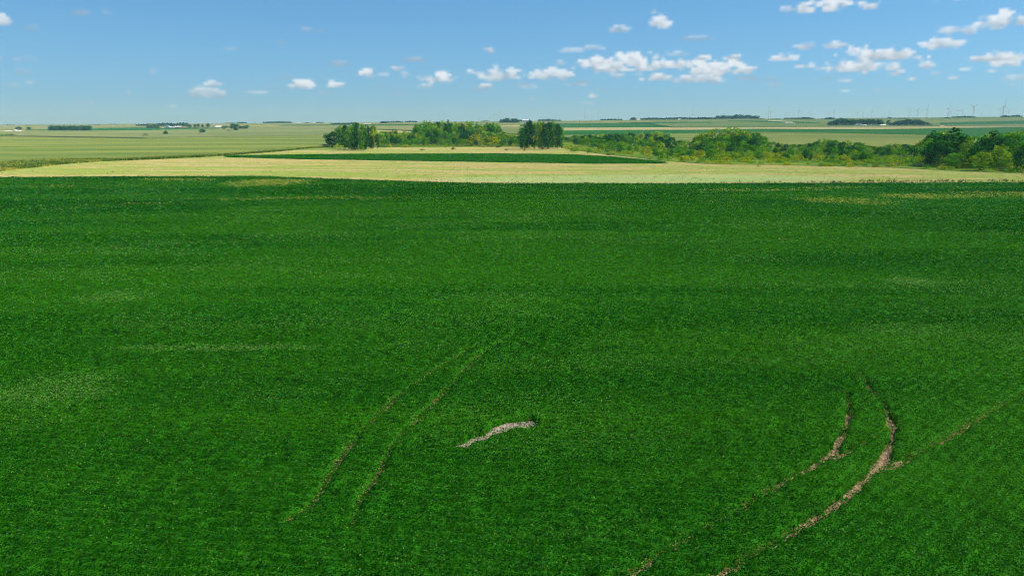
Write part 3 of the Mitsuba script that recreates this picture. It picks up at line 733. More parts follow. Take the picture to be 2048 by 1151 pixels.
ZONES = {'L': [(850, 'left part'), (930, 'tallest part'), (1060, 'right part near middle grove')],
         'R': [(1250, 'left end below the teal bean field'), (1390, 'stretch left of the leafy hump'), (1540, 'leafy hump below the hilltop wood'), (1640, 'low dip right of the leafy hump'), (1745, 'knoll below the right farmstead'), (1848, 'stretch left of the largest tree'), (1945, 'part round the largest tree'), (9999, 'right end of the wood')]}
TONE = {'yellow': 'yellow', 'deep': 'dark green', 'mid': 'mid green', 'warm': 'yellowish green'}


# left grove of cottonwoods
for px, b, t, w, tn in [(668, 296, 264, 26, 'deep'), (680, 295, 256, 26, 'mid'), (692, 298, 252, 24, 'deep'), (704, 299, 250, 22, 'mid'), (716, 300, 248, 22, 'deep'), (727, 299.5, 249, 20, 'mid'), (738, 298, 250, 20, 'deep'), (698, 301, 258, 20, 'mid'), (710, 301, 262, 18, 'deep'), (722, 301, 258, 18, 'mid'), (732, 300.5, 266, 16, 'deep'), (685, 293, 252, 24, 'warm'), (712, 294, 247, 22, 'mid'), (748, 293, 251, 22, 'warm')]:
    plant('cottonwood_tree', 'cottonwood', tn, px, b, t, w, f"{TONE[tn]} cottonwood in the {'front' if b >= 299 else 'back'} of the left grove, {'left half' if px < 706 else 'right half'}", 'tree', 'cottonwoods of the left grove')
plant('cottonwood_tree', 'cottonwood', 'deep', 744, 298.5, 272, 11, 'slim cottonwood standing at the right side of the left grove, nearer to it', 'tree')
plant('cottonwood_tree', 'cottonwood', 'deep', 755, 298.5, 266, 11, 'slim cottonwood standing farther right of the left grove, apart on the tan meadow', 'tree')
plant('broadleaf_tree', 'round', 'deep', 660, 292, 263, 28, 'rounded dark tree at the very left end of the left wood', 'tree')
# central grove
for px, b, t, w, tn in [(1042, 298, 256, 18, 'mid'), (1050, 298, 248, 20, 'deep'), (1060, 298.5, 243, 20, 'deep'), (1069, 298, 247, 18, 'mid'), (1078, 298.5, 242, 20, 'warm'), (1088, 298.5, 244, 19, 'deep'), (1097, 298.5, 246, 18, 'deep'), (1106, 298, 245, 18, 'mid'), (1115, 298, 249, 18, 'deep'), (1123, 297.5, 256, 17, 'mid'), (1055, 296, 246, 20, 'deep'), (1084, 296, 245, 20, 'mid'), (1102, 296, 247, 20, 'deep'), (1118, 296, 252, 18, 'mid'), (1046, 299, 262, 15, 'deep'), (1092, 299, 258, 15, 'deep')]:
    plant('cottonwood_tree', 'cottonwood', tn, px, b, t, w, f"{TONE[tn]} cottonwood {'at the back' if b < 297 else 'in the front'} of the middle grove, {'left end' if px < 1062 else 'centre' if px < 1100 else 'right end'}", 'tree', 'cottonwoods of the middle grove')

# woods, layer by layer from the back
SKY_L = [(765, 253), (800, 254), (832, 256), (836, 242), (850, 239), (870, 237), (895, 239), (920, 241), (940, 239), (958, 243), (966, 247), (975, 242), (985, 238), (996, 246), (1008, 257), (1022, 261), (1040, 264)]
SKY_R = [(1128, 277), (1150, 272), (1165, 269), (1190, 271), (1210, 268), (1240, 267), (1270, 265), (1300, 267), (1315, 261), (1330, 266), (1345, 277), (1385, 279), (1398, 264), (1412, 259), (1425, 255), (1440, 251), (1460, 250), (1480, 253), (1500, 256), (1515, 261), (1530, 271), (1545, 281), (1570, 286), (1605, 286), (1622, 283), (1640, 276), (1652, 273), (1665, 274), (1680, 281), (1700, 279), (1720, 281), (1735, 289), (1760, 291), (1772, 286), (1790, 285), (1820, 286), (1840, 289), (1850, 266), (1870, 258), (1890, 256), (1915, 259), (1935, 265), (1945, 271), (1960, 264), (1985, 260), (2010, 256), (2030, 257), (2060, 260), (2200, 258)]
FRONT_R = [(1128, 294), (1160, 300), (1200, 306), (1260, 312), (1320, 319), (1400, 324), (1450, 327), (1550, 328), (1700, 331), (1800, 334), (1900, 339), (2048, 345), (2200, 348)]
def layer(side, x0, x1, base, top, jitter, kinds, wmul, step, row='middle'):
    x = x0 + pr.uniform(0, 4)
    while x < x1:
        b, t = interp(base, x) + pr.uniform(-1.0, 1.0), interp(top, x) + abs(pr.gauss(0, jitter))
        h = max(5.0, b - t)
        kind, tn = pr.choice(kinds)
        w = h * wmul * pr.uniform(0.8, 1.25) * {'cottonwood': 0.55, 'round': 0.95, 'willow': 1.15}[kind]
        zone = next(z for lim, z in ZONES[side] if x < lim)
        lb = f"{TONE[tn]} {'willow' if kind == 'willow' else 'tree'}, {row} row of {'left' if side == 'L' else 'right'} wood, {zone}"
        plant({'willow': 'willow_tree'}.get(kind, 'broadleaf_tree'), kind, tn, x, b, b - h, w, lb, 'tree', lb)
        x += w * step * pr.uniform(0.8, 1.2)


K1 = [('round', 'deep'), ('round', 'mid'), ('round', 'mid'), ('round', 'warm')]
K2 = [('round', 'deep'), ('round', 'mid'), ('willow', 'warm'), ('willow', 'mid')]
flat = lambda r: [(0, r), (3000, r)]
layer('L', 832, 1004, flat(284), SKY_L, 1.2, K1, 0.55, 0.42, 'back')
layer('L', 758, 1044, flat(287), [(a, max(b + 4, 246)) for a, b in SKY_L], 2.0, K1, 0.65, 0.46, 'second')
layer('L', 762, 1044, flat(289.5), [(765, 262), (830, 263), (850, 256), (960, 256), (1040, 268)], 3, K1, 0.8, 0.52)
layer('L', 766, 1044, flat(292), [(765, 271), (1040, 272)], 3, K2, 0.9, 0.6, 'front')
mixr = lambda f: [(x, interp(FRONT_R, x) * (1 - f) + f * (interp(FRONT_R, x) - (28 if x > 1250 else 14))) for x in range(1120, 2220, 20)]
topr = lambda f, low: [(x, (interp(FRONT_R, x) - low) * (1 - f) + f * (interp(SKY_R, x) - 3.5 * (x < 1345))) for x in range(1120, 2220, 6)]
layer('R', 1130, 2100, mixr(1.0), topr(1.0, 22), 1.0, K1, 0.95, 0.56, 'back')
layer('R', 1130, 2100, mixr(0.75), topr(0.74, 22), 2.0, K1, 1.05, 0.64, 'second')
layer('R', 1150, 2100, mixr(0.5), topr(0.45, 24), 2.5, K2, 1.1, 0.68)
layer('R', 1200, 2100, mixr(0.24), topr(0.12, 24), 3, K2 + [('willow', 'warm'), ('willow', 'yellow')], 1.15, 0.72, 'front')
# the two big dark trees at right
plant('broadleaf_tree', 'round', 'deep', 1895, 334, 256, 88, 'largest broad dark tree at right with its crown above the wood', 'tree')
plant('broadleaf_tree', 'round', 'deep', 1985, 336, 261, 70, 'broad dark tree right of the largest tree', 'tree')
plant('broadleaf_tree', 'round', 'mid', 2028, 338, 256, 60, 'big rounded tree at the right edge of the wood', 'tree')
for x, b, t, w, tn, lb in [(1866, 331, 268, 46, 'mid', 'mid green tree overlapping the left side of the largest tree'), (1926, 336, 272, 48, 'warm', 'yellowish green tree overlapping the right side of the largest tree'), (1952, 338, 284, 44, 'deep', 'darker lower tree between the two broad dark trees'),
                           (2000, 341, 284, 50, 'warm', 'yellowish green tree before the right broad dark tree'), (1960, 342, 298, 44, 'warm', 'rounded yellowish tree low in front of the broad dark trees'), (1905, 338, 300, 40, 'mid', 'low mid green tree at the foot of the largest tree'), (2040, 344, 290, 46, 'deep', 'dark rounded tree lowest at the right edge')]:
    plant('broadleaf_tree', 'round', tn, x, b, t, w, lb, 'tree')
plant('broadleaf_tree', 'cottonwood', 'deep', 1858, 332, 286, 28, 'upright dark tree in front of the largest tree', 'tree')
plant('willow_tree', 'willow', 'yellow', 952, 292.5, 264, 40, 'yellow green willow in the left wood, upper of two', 'tree')
plant('willow_tree', 'willow', 'yellow', 988, 293, 271, 38, 'yellow dome shaped willow in the left wood, lower right of two', 'tree')
plant('willow_tree', 'willow', 'yellow', 745, 296, 255, 16, 'thin yellowing tree beside the left grove', 'tree')

# shrubs along the front of the woods
HUE = {'yellow': 'yellow green', 'warm': 'warm green', 'mid': 'plain green', 'grey': 'grey green'}
for k in range(230):
    x = pr.uniform(1345, 2095)
    up = pr.random()
    b = interp(FRONT_R, x) + 2 - 16 * up + (2 if 1500 < x < 1700 else 0)
    tn = pr.choice(['yellow', 'yellow', 'warm', 'mid', 'warm'] if x < 1740 else ['warm', 'warm', 'grey', 'mid', 'yellow'])
    h = pr.uniform(6, 11) + 5 * up + (3 if x > 1760 else 0)
    lb = f"{HUE[tn]} shrub {'before' if up < .4 else 'inside'} right wood, {next(z for lim, z in ZONES['R'] if x < lim)}"
    plant('shrub', 'shrub', tn, x, b, b - h, h * pr.uniform(1.3, 2.2), lb, 'shrub', lb)
for k in range(64):
    x = pr.uniform(1130, 1350)
    b = interp([(1130, 297), (1200, 306), (1300, 315), (1350, 321)], x) + pr.uniform(-10, 1)
    tn = pr.choice(['yellow', 'yellow', 'warm'])
    lb = f"{HUE[tn]} shrub on the open slope {'beside the middle grove' if x < 1190 else 'half way down' if x < 1270 else 'before the right wood begins'}"
    plant('shrub', 'shrub', tn, x, b, b - pr.uniform(4, 8), pr.uniform(9, 20), lb, 'shrub', lb)
for k in range(60):
    x = pr.uniform(758, 1045)
    b = 293.5 + pr.uniform(-2, 1.2)
    tn = pr.choice(['yellow', 'warm', 'grey', 'grey', 'mid'])
    lb = f"{HUE[tn]} shrub at the foot of the left wood, {next(z for lim, z in ZONES['L'] if x < lim)}"
    plant('shrub', 'shrub', tn, x, b, b - pr.uniform(4, 9), pr.uniform(8, 18), lb, 'shrub', lb)
for x, b, t, w, tn, lb in [(676, 297, 286, 24, 'yellow', 'rounded yellow green shrub at the left foot of the left grove'), (712, 301, 290, 16, 'grey', 'grey green shrub under the left grove'), (619, 297.5, 291, 10, 'mid', 'small dark bush alone left of the left grove'),
                           (845, 301, 296, 11, 'brown', 'small dark bush on the tan meadow, leftmost of the row'), (908, 300, 291, 11, 'brown', 'taller brownish bush on the tan meadow, second of the row'), (998, 296, 290, 13, 'brown', 'dark bush at the edge of the wood left of the middle grove'),
                           (1013, 301, 295, 8, 'brown', 'small round dark bush left of the middle grove'), (1049, 302, 298, 6, 'brown', 'tiny dark bush in front of the middle grove'), (1083, 300, 288, 9, 'brown', 'narrow bush at the front of the middle grove'),
                           (1145, 304, 293, 12, 'mid', 'left one of two dark green bushes right of the middle grove'), (1152, 305, 292, 12, 'mid', 'right one of two dark green bushes right of the middle grove'), (1179, 307, 292, 13, 'mid', 'upright green bush behind the end of the bean strip'),
                           (1216, 311, 304, 13, 'brown', 'very dark low bush at the edge of the bean strip'), (1328, 321, 299, 30, 'mid', 'large round dark bush at the end of the bean strip'), (1250, 308, 298, 30, 'warm', 'warm green bush above the end of the bean strip'), (1376, 322, 307, 44, 'yellow', 'wide bright yellow green bush right of the bean strip'),
                           (1364, 322, 312, 14, 'mid', 'dark bush in front of the wide yellow bush'), (1413, 328, 318, 12, 'yellow', 'yellow bush in front of the right wood, alone on the grass'), (1460, 331, 320, 15, 'yellow', 'bright yellow bush in front of the right wood'), (1518, 333, 328, 9, 'yellow', 'tiny yellow bush out on the meadow'), (1575, 331, 320, 18, 'yellow', 'golden bush near the middle of the right wood'), (1700, 334, 323, 18, 'yellow', 'golden bush left of the grey green thicket')]:
    plant('bush', 'shrub', tn, x, b, t, w, lb, 'bush')

# far left and the left farmstead
for x, b, t, w, tn, lb in [(38, 260.6, 252.5, 12, 'deep', 'round dark tree behind the white sheds at far left'), (58, 260, 253, 10, 'deep', 'second round dark tree right of the white sheds'), (331, 270.5, 261, 11, 'deep', 'lone dark tree in the cornfield, left of two'), (405, 267, 257, 13, 'deep', 'lone dark tree in the cornfield, right of two'),
                           (379, 256.5, 248, 11, 'deep', 'dark tree right of the red barn'), (390, 256, 247.5, 7, 'deep', 'first small tree in the farmstead row'), (397, 256, 247, 8, 'deep', 'second small tree in the farmstead row'), (405, 255.6, 248, 7, 'deep', 'third small tree in the farmstead row'), (416, 256, 246.2, 10, 'deep', 'taller tree left of the white roofed shed'),
                           (449, 259, 251, 18, 'deep', 'low dark tree left in the clump right of the farmstead'), (470, 262, 245.6, 24, 'deep', 'big dark tree in the middle of the clump right of the farmstead'), (484, 259, 251, 14, 'deep', 'dark tree right in the clump beside the farmstead'), (493, 259, 249.5, 12, 'deep', 'rightmost tree of the clump beside the farmstead'),
                           (458, 263.5, 259.5, 8, 'deep', 'small bush below the clump beside the farmstead')]:
    plant('field_tree', 'round', tn, x, b, t, w, lb, 'tree')
for x, b, t, w in [(3, 272.5, 266.5, 14), (13, 273, 265, 18), (23, 273, 266, 14), (-10, 273, 265, 20)]:
    plant('field_shrub', 'shrub', 'brown' if x > 20 else 'mid', x, b, t, w, 'dark shrub in the clump before the white sheds at far left', 'shrub', 'shrubs before the white sheds')
plant('field_shrub', 'shrub', 'grey', 291, 274, 264.5, 13, 'pale grey leafless looking bush at the field edge', 'shrub')
plant('field_shrub', 'shrub', 'mid', 284, 274.5, 271, 9, 'low dark bush left of the pale grey bush', 'shrub')
plant('field_shrub', 'shrub', 'mid', 302, 274, 271.6, 8, 'low dark bush right of the pale grey bush', 'shrub')
for k in range(13):
    x = 294 + k * 1.9
    plant('conifer_tree', 'conifer', 'deep', x, 257 + pr.uniform(-.3, .3), 246.5 + pr.uniform(-.6, .8), 5.2, 'dark blue green tree in the dense block left of the farmstead', 'tree', 'block of dark trees at the left farmstead')
for k in range(12):
    x = 318 + k * 4.8
    plant('yard_tree', 'round', 'deep', x, 253.6, 246 + pr.uniform(-1.4, 1.6), 9, 'blurred grey green tree behind the sheds of the left farmstead', 'tree', 'trees behind the left farmstead')
for k in range(6):
    plant('yard_tree', 'round', 'deep', 275 + k * 3.4, 252.8, 247 + pr.uniform(0, 1), 7, 'small grey tree in the row left of the dark tree block', 'tree', 'small trees left of the dark block')
# rectangular wood at left
for r, (b, n) in enumerate([(259.5, 20), (261, 20), (262.3, 21)]):
    for k in range(n):
        x = 100 + 82 * (k + pr.random()) / n
        plant('plantation_tree', 'round', 'deep' if pr.random() < .4 else 'deep', x, b, 250.4 + r * 1.0 + pr.uniform(-.6, 1), 8, f"tree in the {['back', 'middle', 'front'][r]} row of the rectangular plantation, {['left end', 'left half', 'right half', 'right end'][min(3, int(4 * k / n))]}", 'tree', 'trees of the rectangular plantation')
# right farmstead wood
for b, n, x0, x1 in [(250.5, 15, 1662, 1765), (251.6, 14, 1655, 1766), (252.4, 6, 1655, 1706), (250.8, 10, 1786, 1856), (252.2, 11, 1783, 1860)]:
    for k in range(n):
        x = x0 + (x1 - x0) * (k + pr.uniform(.2, .8)) / n
        t = interp([(1650, 244), (1662, 240), (1680, 234.5), (1700, 237), (1730, 237), (1755, 236.5), (1768, 241), (1782, 245), (1795, 239), (1812, 237), (1830, 236), (1845, 240), (1855, 244), (1862, 247)], x) + pr.uniform(0, 3.0)
        plant('farmstead_tree', 'round', 'deep' if pr.random() < .7 else 'deep', x, b, t, 13, f"dark tree in the {'back' if b < 251.2 else 'front'} of the wood {'sheltering the right farmstead' if x < 1775 else 'right of the right farmstead'}, {'left' if x < 1705 or 1780 < x < 1820 else 'right'} half", 'tree', 'trees of the right farmstead' if x < 1775 else 'trees right of the right farmstead')
plant('farmstead_tree', 'round', 'deep', 1777, 251.5, 239, 13, 'single round tree between the two woods of the right farmstead', 'tree')


# ------------------------------------------------------------------ far woods on the skyline: each reads as one mass
def far_wood(x0, x1, base, top, label, ragged=0.35, tint=DEEP, seed=0):
    g = np.random.default_rng(seed + int(x0))
    cols = np.linspace(x0, x1, 9)
    pos = unproject(cols, interp(base, cols) if isinstance(base, list) else np.full(9, float(base)))
    m = row_scale(pos[:, 1].mean())
    H = ((base if not isinstance(base, list) else np.mean([b[1] for b in base])) - top) * m
    wid = (x1 - x0) * m
    n = int(max(6, wid / (0.36 * H + 2)))
    parts = []
    for r in range(3):
        for k in range(n):
            u = (k + g.random()) / n
            p = np.array([np.interp(u, np.linspace(0, 1, 9), pos[:, 0]), np.interp(u, np.linspace(0, 1, 9), pos[:, 1]) + r * H * 0.5])
            h = H * (1 - ragged * g.random()) * (0.62 + 0.38 * math.sin(math.pi * min(max(u, 0.06), 0.94)) ** 0.35)
            v, f, c = crown_mesh('round', int(g.integers(1e6)), tint, 150)
            v = v * [h * 1.1, h * 1.1, h]
            ce = v.reshape(-1, 4, 3).mean(1, keepdims=True)
            v = (ce + (v.reshape(-1, 4, 3) - ce) * 2.2).reshape(-1, 3)
            parts.append((v + [p[0], p[1], float(terrain(*p)) - 0.06 * h], f, c))
    v, f, c = join(parts)
    key = numbered('distant_wood')
    scene[key] = mikit.ply((v, f), 'tree_leaf', color=c)
    tag(key, label, 'wood', kind='stuff')


for a in [(10, 28, 249.8, 247.6, 'tiny blue wood at the far left skyline'), (45, 95, 250.3, 249, 'thin dark tree line left of the plantation on the skyline'), (184, 202, 250.8, 248.4, 'small dark wood just right of the plantation'), (219, 238, 249.8, 247.6, 'small skyline wood between plantation and left farmstead'),
          (356, 374, 250.5, 243.6, 'hilltop trees above the red barn'), (449, 474, 247.4, 244.8, 'low skyline wood above the farmstead clump'), (474, 492, 247, 242.6, 'pointed skyline trees right of the farmstead'), (500, 516, 246.8, 245.4, 'faint low trees on the skyline left of the long wood'),
          (526, 583, 246.2, 240.6, 'long dark wood on the skyline left of the left grove'), (610, 618, 246.2, 243.6, 'tiny tree clump on the skyline'), (632, 646, 246, 242.4, 'small farm trees on the skyline above the left wood'), (600, 625, 252.6, 250.6, 'dim hedge in the far field left of the left grove'), (662, 716, 249.6, 244.6, 'grey farm trees just above the left grove'), (700, 712, 245.2, 243, 'faint skyline trees above the left grove'),
          (760, 772, 247.6, 241.2, 'dark square wood end above the left wood'), (768, 806, 246.2, 241, 'long flat topped wood above the left wood'), (809, 834, 245.4, 240.4, 'domed wood beside the long flat wood'), (962, 978, 244, 240.5, 'thin dark trees behind the left wood'), (1000, 1038, 246.5, 234.2, 'domed dark wood left of the white building'), (1030, 1060, 243.5, 237.6, 'long dark trees behind the white building'),
          (1076, 1112, 243, 236.8, 'dark wood behind the middle grove'), (1112, 1122, 243, 238.6, 'small trees at the right of the wood behind the middle grove'), (1200, 1246, 239.8, 235, 'dark skyline wood right of the middle grove'), (1262, 1272, 239.5, 231.8, 'dark tall trees beside the far white bins'), (1282, 1330, 239.6, 233.2, 'left part of the long dark skyline tree line'), (1328, 1392, 239.6, 233, 'middle part of the long dark skyline tree line'), (1390, 1424, 239.4, 232.6, 'right part of the long dark skyline tree line'), (1427, 1434, 239, 233.2, 'single dark clump left of the hilltop wood'),
          (1436, 1518, 238.6, 226.8, 'large domed hilltop wood on the skyline'), (1512, 1528, 238.4, 235.4, 'low tail of trees right of the hilltop wood'), (1541, 1562, 238.6, 236.2, 'faint low trees below the left turbines'), (1568, 1592, 239, 234.6, 'scattered dark trees on the skyline'), (1586, 1628, 239.2, 233.2, 'dark skyline wood left of the right farmstead'), (1652, 1668, 239.5, 233.2, 'dark trees behind the left end of the farmstead wood'), (1796, 1816, 238.6, 235, 'blue trees behind the wood right of the farmstead'),
          (1776, 1786, 238.2, 234, 'small clump behind the single farmstead tree'), (1890, 1898, 237.4, 233.8, 'tiny dark clump below the tall turbine'), (1905, 1952, 236.2, 231, 'low domed wood below the turbines at right'), (2004, 2022, 235.2, 229.4, 'left of two dark woods at the right skyline'), (2023, 2044, 234.8, 228.6, 'right of two dark woods at the right skyline')]:
    far_wood(a[0], a[1], a[2], a[3], a[4], ragged=0.3)


# ------------------------------------------------------------------ buildings
def box(sx, sy, sz, c=(0, 0, 0)):
    m = trimesh.creation.box((sx, sy, sz))
    m.apply_translation(c)
    return m


def building(name, px, base, wpx, wall_h, roof_h, depth, wall_mat, roof_mat, label, cat, turn=0.0, doors=1, windows=0, ridge='x'):
    g = unproject([px], [base])[0]
    m = row_scale(g[1])
    w, hw, hr = wpx * m, wall_h * m, roof_h * m
    dp = depth
    z = float(terrain(*g))
    key = numbered(name)
    tw = T().translate([float(g[0]), float(g[1] + dp / 2), z - 0.1]).rotate([0, 0, 1], turn)

    def put(part, mesh, mat):
        k = numbered(key + '__' + part)
        scene[k] = {**mikit.ply(mesh, mat), 'to_world': tw}

    a, b = (w, dp) if ridge == 'x' else (dp, w)
    pent = np.array([[-b / 2, 0], [b / 2, 0], [b / 2, hw], [0, hw + hr], [-b / 2, hw]])
    v = np.concatenate([np.c_[np.full(5, -a / 2), pent], np.c_[np.full(5, a / 2), pent]])
    f = [[0, 4, 3], [0, 3, 2], [0, 2, 1], [5, 6, 7], [5, 7, 8], [5, 8, 9]] + [t for k in range(5) for t in ([k, (k + 1) % 5, (k + 1) % 5 + 5], [k, (k + 1) % 5 + 5, k + 5])]
    ov, th = 0.4, 0.25
    s = hr / (b / 2)
    roofp = []
    for sg in (-1, 1):
        e = np.array([[-a / 2 - ov, 0, hw + hr], [a / 2 + ov, 0, hw + hr], [a / 2 + ov, sg * (b / 2 + ov), hw - s * ov], [-a / 2 - ov, sg * (b / 2 + ov), hw - s * ov]])
        q = np.concatenate([e + [0, 0, 0.03], e + [0, 0, 0.03 + th]])
        ff = np.array([[0, 1, 2, 3], [4, 7, 6, 5], [0, 4, 5, 1], [1, 5, 6, 2], [2, 6, 7, 3], [3, 7, 4, 0]])
        roofp.append((q, ff))
    rot = np.eye(3) if ridge == 'x' else np.array([[0, 1, 0], [-1, 0, 0], [0, 0, 1.0]]).T
    put('wall', (v @ rot.T, np.array(f)), wall_mat)
    put('roof', (np.concatenate([roofp[0][0], roofp[1][0]]) @ rot.T, np.concatenate([roofp[0][1], roofp[1][1] + 8])), roof_mat)
    for k in range(doors):
        put('door', box(min(4.0, w * 0.25), 0.12, min(3.6, hw * 0.75), ((k - (doors - 1) / 2) * w * 0.4 + w * 0.08, -dp / 2 - 0.05, min(3.6, hw * 0.75) / 2 + 0.05)), 'dark_opening')
    for k in range(windows):
        put('window', box(1.2, 0.1, 1.4, (-w * 0.35 + k * w * 0.7 / max(1, windows - 1), -dp / 2 - 0.04, hw * 0.55)), 'dark_opening')
    tag(key, label, cat)


building('shed', 14, 264.2, 16, 1.0, 1.4, 14, 'white_paint', 'white_metal', 'long low white roofed shed at far left', 'shed')
building('shed', 28.5, 264, 8, 1.8, 2.4, 14, 'white_paint', 'white_metal', 'taller white shed beside the long one at far left', 'shed', 0, 1, 0, 'y')
building('shed', 36, 264.3, 6, 1.6, 1.6, 12, 'white_paint', 'white_metal', 'small white shed at the right of the far left group', 'shed', 0, 1, 0, 'y')
building('shed', 335.5, 256.2, 11, 1.8, 2.4, 16, 'white_paint', 'white_metal', 'white shed with a broad gable at the left farmstead', 'shed', 0, 1, 0, 'y')
building('shed', 345, 256.2, 7, 1.4, 0.8, 12, 'white_paint', 'white_metal', 'low white shed between gable shed and red barn', 'shed')
building('barn', 355.5, 256.2, 12.5, 2.1, 1.9, 16, 'red_paint', 'white_metal', 'red barn with a white roof at the left farmstead', 'barn')
building('shed', 325, 257, 3, 0.6, 0.5, 6, 'white_paint', 'white_metal', 'tiny white shed below the dark tree block', 'shed')
building('shed', 435, 255.4, 11, 0.8, 3.6, 24, 'pole_wood', 'white_metal', 'shed with a big sloping white roof right of the farmstead', 'shed')
building('shed', 734, 248.8, 13, 1.0, 0.9, 20, 'white_paint', 'white_metal', 'long white shed far off above the left wood', 'shed')
building('shed', 701.5, 250, 3, 0.7, 0.7, 10, 'white_paint', 'white_metal', 'small white shed among grey farm trees', 'shed')
building('shed', 598, 246.6, 6, 0.7, 0.7, 14, 'white_paint', 'white_metal', 'tiny white roof right of the long skyline wood', 'shed')
building('shed', 627, 247.2, 4, 0.7, 0.7, 12, 'white_paint', 'white_metal', 'tiny white house between the skyline clumps', 'shed')
building('barn', 1051, 246.8, 13, 6.2, 1.4, 24, 'white_paint', 'white_metal', 'bright white tall barn left of the middle grove', 'barn', 0, 1, 2)
building('shed', 1060, 246.8, 5, 2.6, 1.0, 14, 'white_paint', 'grey_roof', 'low white annex right of the tall white barn', 'shed')
building('house', 1118, 242.6, 4, 1.3, 1.0, 10, 'white_paint', 'grey_roof', 'small white house behind the middle grove', 'house', 0, 1, 2)
building('shed', 1137, 241.6, 12, 0.7, 0.6, 14, 'white_paint', 'grey_metal', 'long low white shed right of the middle grove', 'shed')
building('shed', 1102, 240, 6, 0.9, 0.8, 12, 'white_paint', 'white_metal', 'white roof in front of the wood behind the middle grove', 'shed')
building('shed', 1276, 240, 9, 1.2, 0.8, 18, 'white_paint', 'white_metal', 'white shed below the far bins on the skyline', 'shed')
building('house', 1359, 240, 5, 1.0, 1.2, 10, 'white_paint', 'white_metal', 'white house before the long skyline tree line', 'house', 0, 1, 2)
building('house', 1373, 239.8, 2.4, 0.9, 0.9, 8, 'white_paint', 'grey_roof', 'tiny white house right of the skyline house', 'house')
building('house', 1334, 239.8, 3, 0.6, 0.7, 8, 'white_paint', 'white_metal', 'low white roof left in the skyline tree line', 'house')
building('house', 1716, 252.3, 5, 2.6, 2.4, 9, 'white_paint', 'white_metal', 'white house at the left of the right farmstead', 'house', 0, 1, 2, 'y')
building('house', 1722, 252.3, 4, 2.4, 2.2, 9, 'white_paint', 'grey_roof', 'narrow white house second in the right farmstead', 'house', 0, 1, 2)
building('shed', 1731, 252.3, 7, 1.5, 1.2, 12, 'white_paint', 'white_metal', 'low white shed in the middle of the right farmstead', 'shed')
building('shed', 1767, 252.2, 11, 1.6, 1.6, 14, 'white_paint', 'white_metal', 'long white shed at the right end of the right farmstead', 'shed')
building('shed', 1860, 237.6, 10, 0.6, 0.7, 16, 'white_paint', 'white_metal', 'long white roof on the skyline right of the farmstead woods', 'shed')
building('shed', 1847, 238, 4, 0.8, 0.8, 12, 'white_paint', 'white_metal', 'small white roof on the skyline beside the long one', 'shed')
building('shed', 1634, 239.6, 8, 0.9, 0.8, 14, 'red_paint', 'grey_metal', 'reddish shed on the skyline left of the farmstead wood', 'shed')


def bin_(px, base, wpx, hpx, label):
    g = unproject([px], [base])[0]
    m = row_scale(g[1])
    z = float(terrain(*g))
    key = numbered('grain_bin')
    r, h = wpx * m / 2, hpx * m
    cyl = trimesh.creation.cylinder(r, h, sections=20)
    cyl.apply_translation([0, 0, h / 2])
    cone = trimesh.creation.cone(r * 1.04, r * 0.7, sections=20)
    cone.apply_translation([0, 0, h + 0.01])
    for p, me, mt in (('body', cyl, 'grey_metal'), ('roof', cone, 'white_metal')):
        scene[key + '__' + p] = {**mikit.ply(me, mt), 'to_world': T().translate([float(g[0]), float(g[1]), z - 0.2])}
    tag(key, label, 'grain bin')


bin_(1270.5, 240, 1.6, 4.2, 'tall grain bin beside dark trees on the skyline')
bin_(1273, 240, 1.4, 3.2, 'shorter grain bin right of the tall one')
bin_(1742, 252.2, 3, 2.6, 'small round grain bin in the right farmstead')


def pole(px, base, top, label):
    g = unproject([px], [base])[0]
    m = row_scale(g[1])
    h = (base - top) * m
    key = numbered('utility_pole')
    tw = T().translate([float(g[0]), float(g[1]), float(terrain(*g))])
    scene[key + '__post'] = {**mikit.ply(taper([0, 0, -0.5], [0, 0, h], 0.22, 0.15, 8), 'pole_wood', smooth=50), 'to_world': tw}
    scene[key + '__crossarm'] = {**mikit.ply(box(2.4, 0.14, 0.16, (0, 0.2, h - 0.6)), 'pole_wood'), 'to_world': tw}
    tag(key, label, 'utility pole')


for k, (x, b, t) in enumerate([(83, 263.5, 258.5), (128, 264.5, 258.8), (210, 263, 257), (279, 262, 254.5), (395, 258, 250), (1897, 252, 247.8), (1967, 250, 243.8)]):
    pole(x, b, t, ['pale utility pole left of the plantation', 'pale utility pole in front of the plantation', 'pale utility pole right of the plantation', 'utility pole left of the dark tree block', 'utility pole among the farmstead trees', 'utility pole left in the teal field at right', 'utility pole right in the teal field at right'][k])

# ------------------------------------------------------------------ wind turbines
BLADE = None


def blade_mesh():
    n = 9
    t = np.linspace(0, 1, n)
    chord = np.interp(t, [0, .06, .2, 1], [.040, .042, .072, .014])
    thick = np.interp(t, [0, .2, 1], [.040, .024, .006])
    rings = []
    for k in range(n):
        a = np.linspace(0, 2 * np.pi, 8, endpoint=False)
        rings.append(np.stack([np.cos(a) * chord[k] * 0.5 + chord[k] * 0.15, np.sin(a) * thick[k] * 0.5, np.full(8, 0.03 + t[k] * 0.97)], 1))
    v = np.concatenate(rings)
    q = [[k * 8 + i, k * 8 + (i + 1) % 8, (k + 1) * 8 + (i + 1) % 8, (k + 1) * 8 + i] for k in range(n - 1) for i in range(8)]
    q += [[(n - 1) * 8, (n - 1) * 8 + 1, (n - 1) * 8 + 2, (n - 1) * 8 + 3]]
    return v, np.array(q)


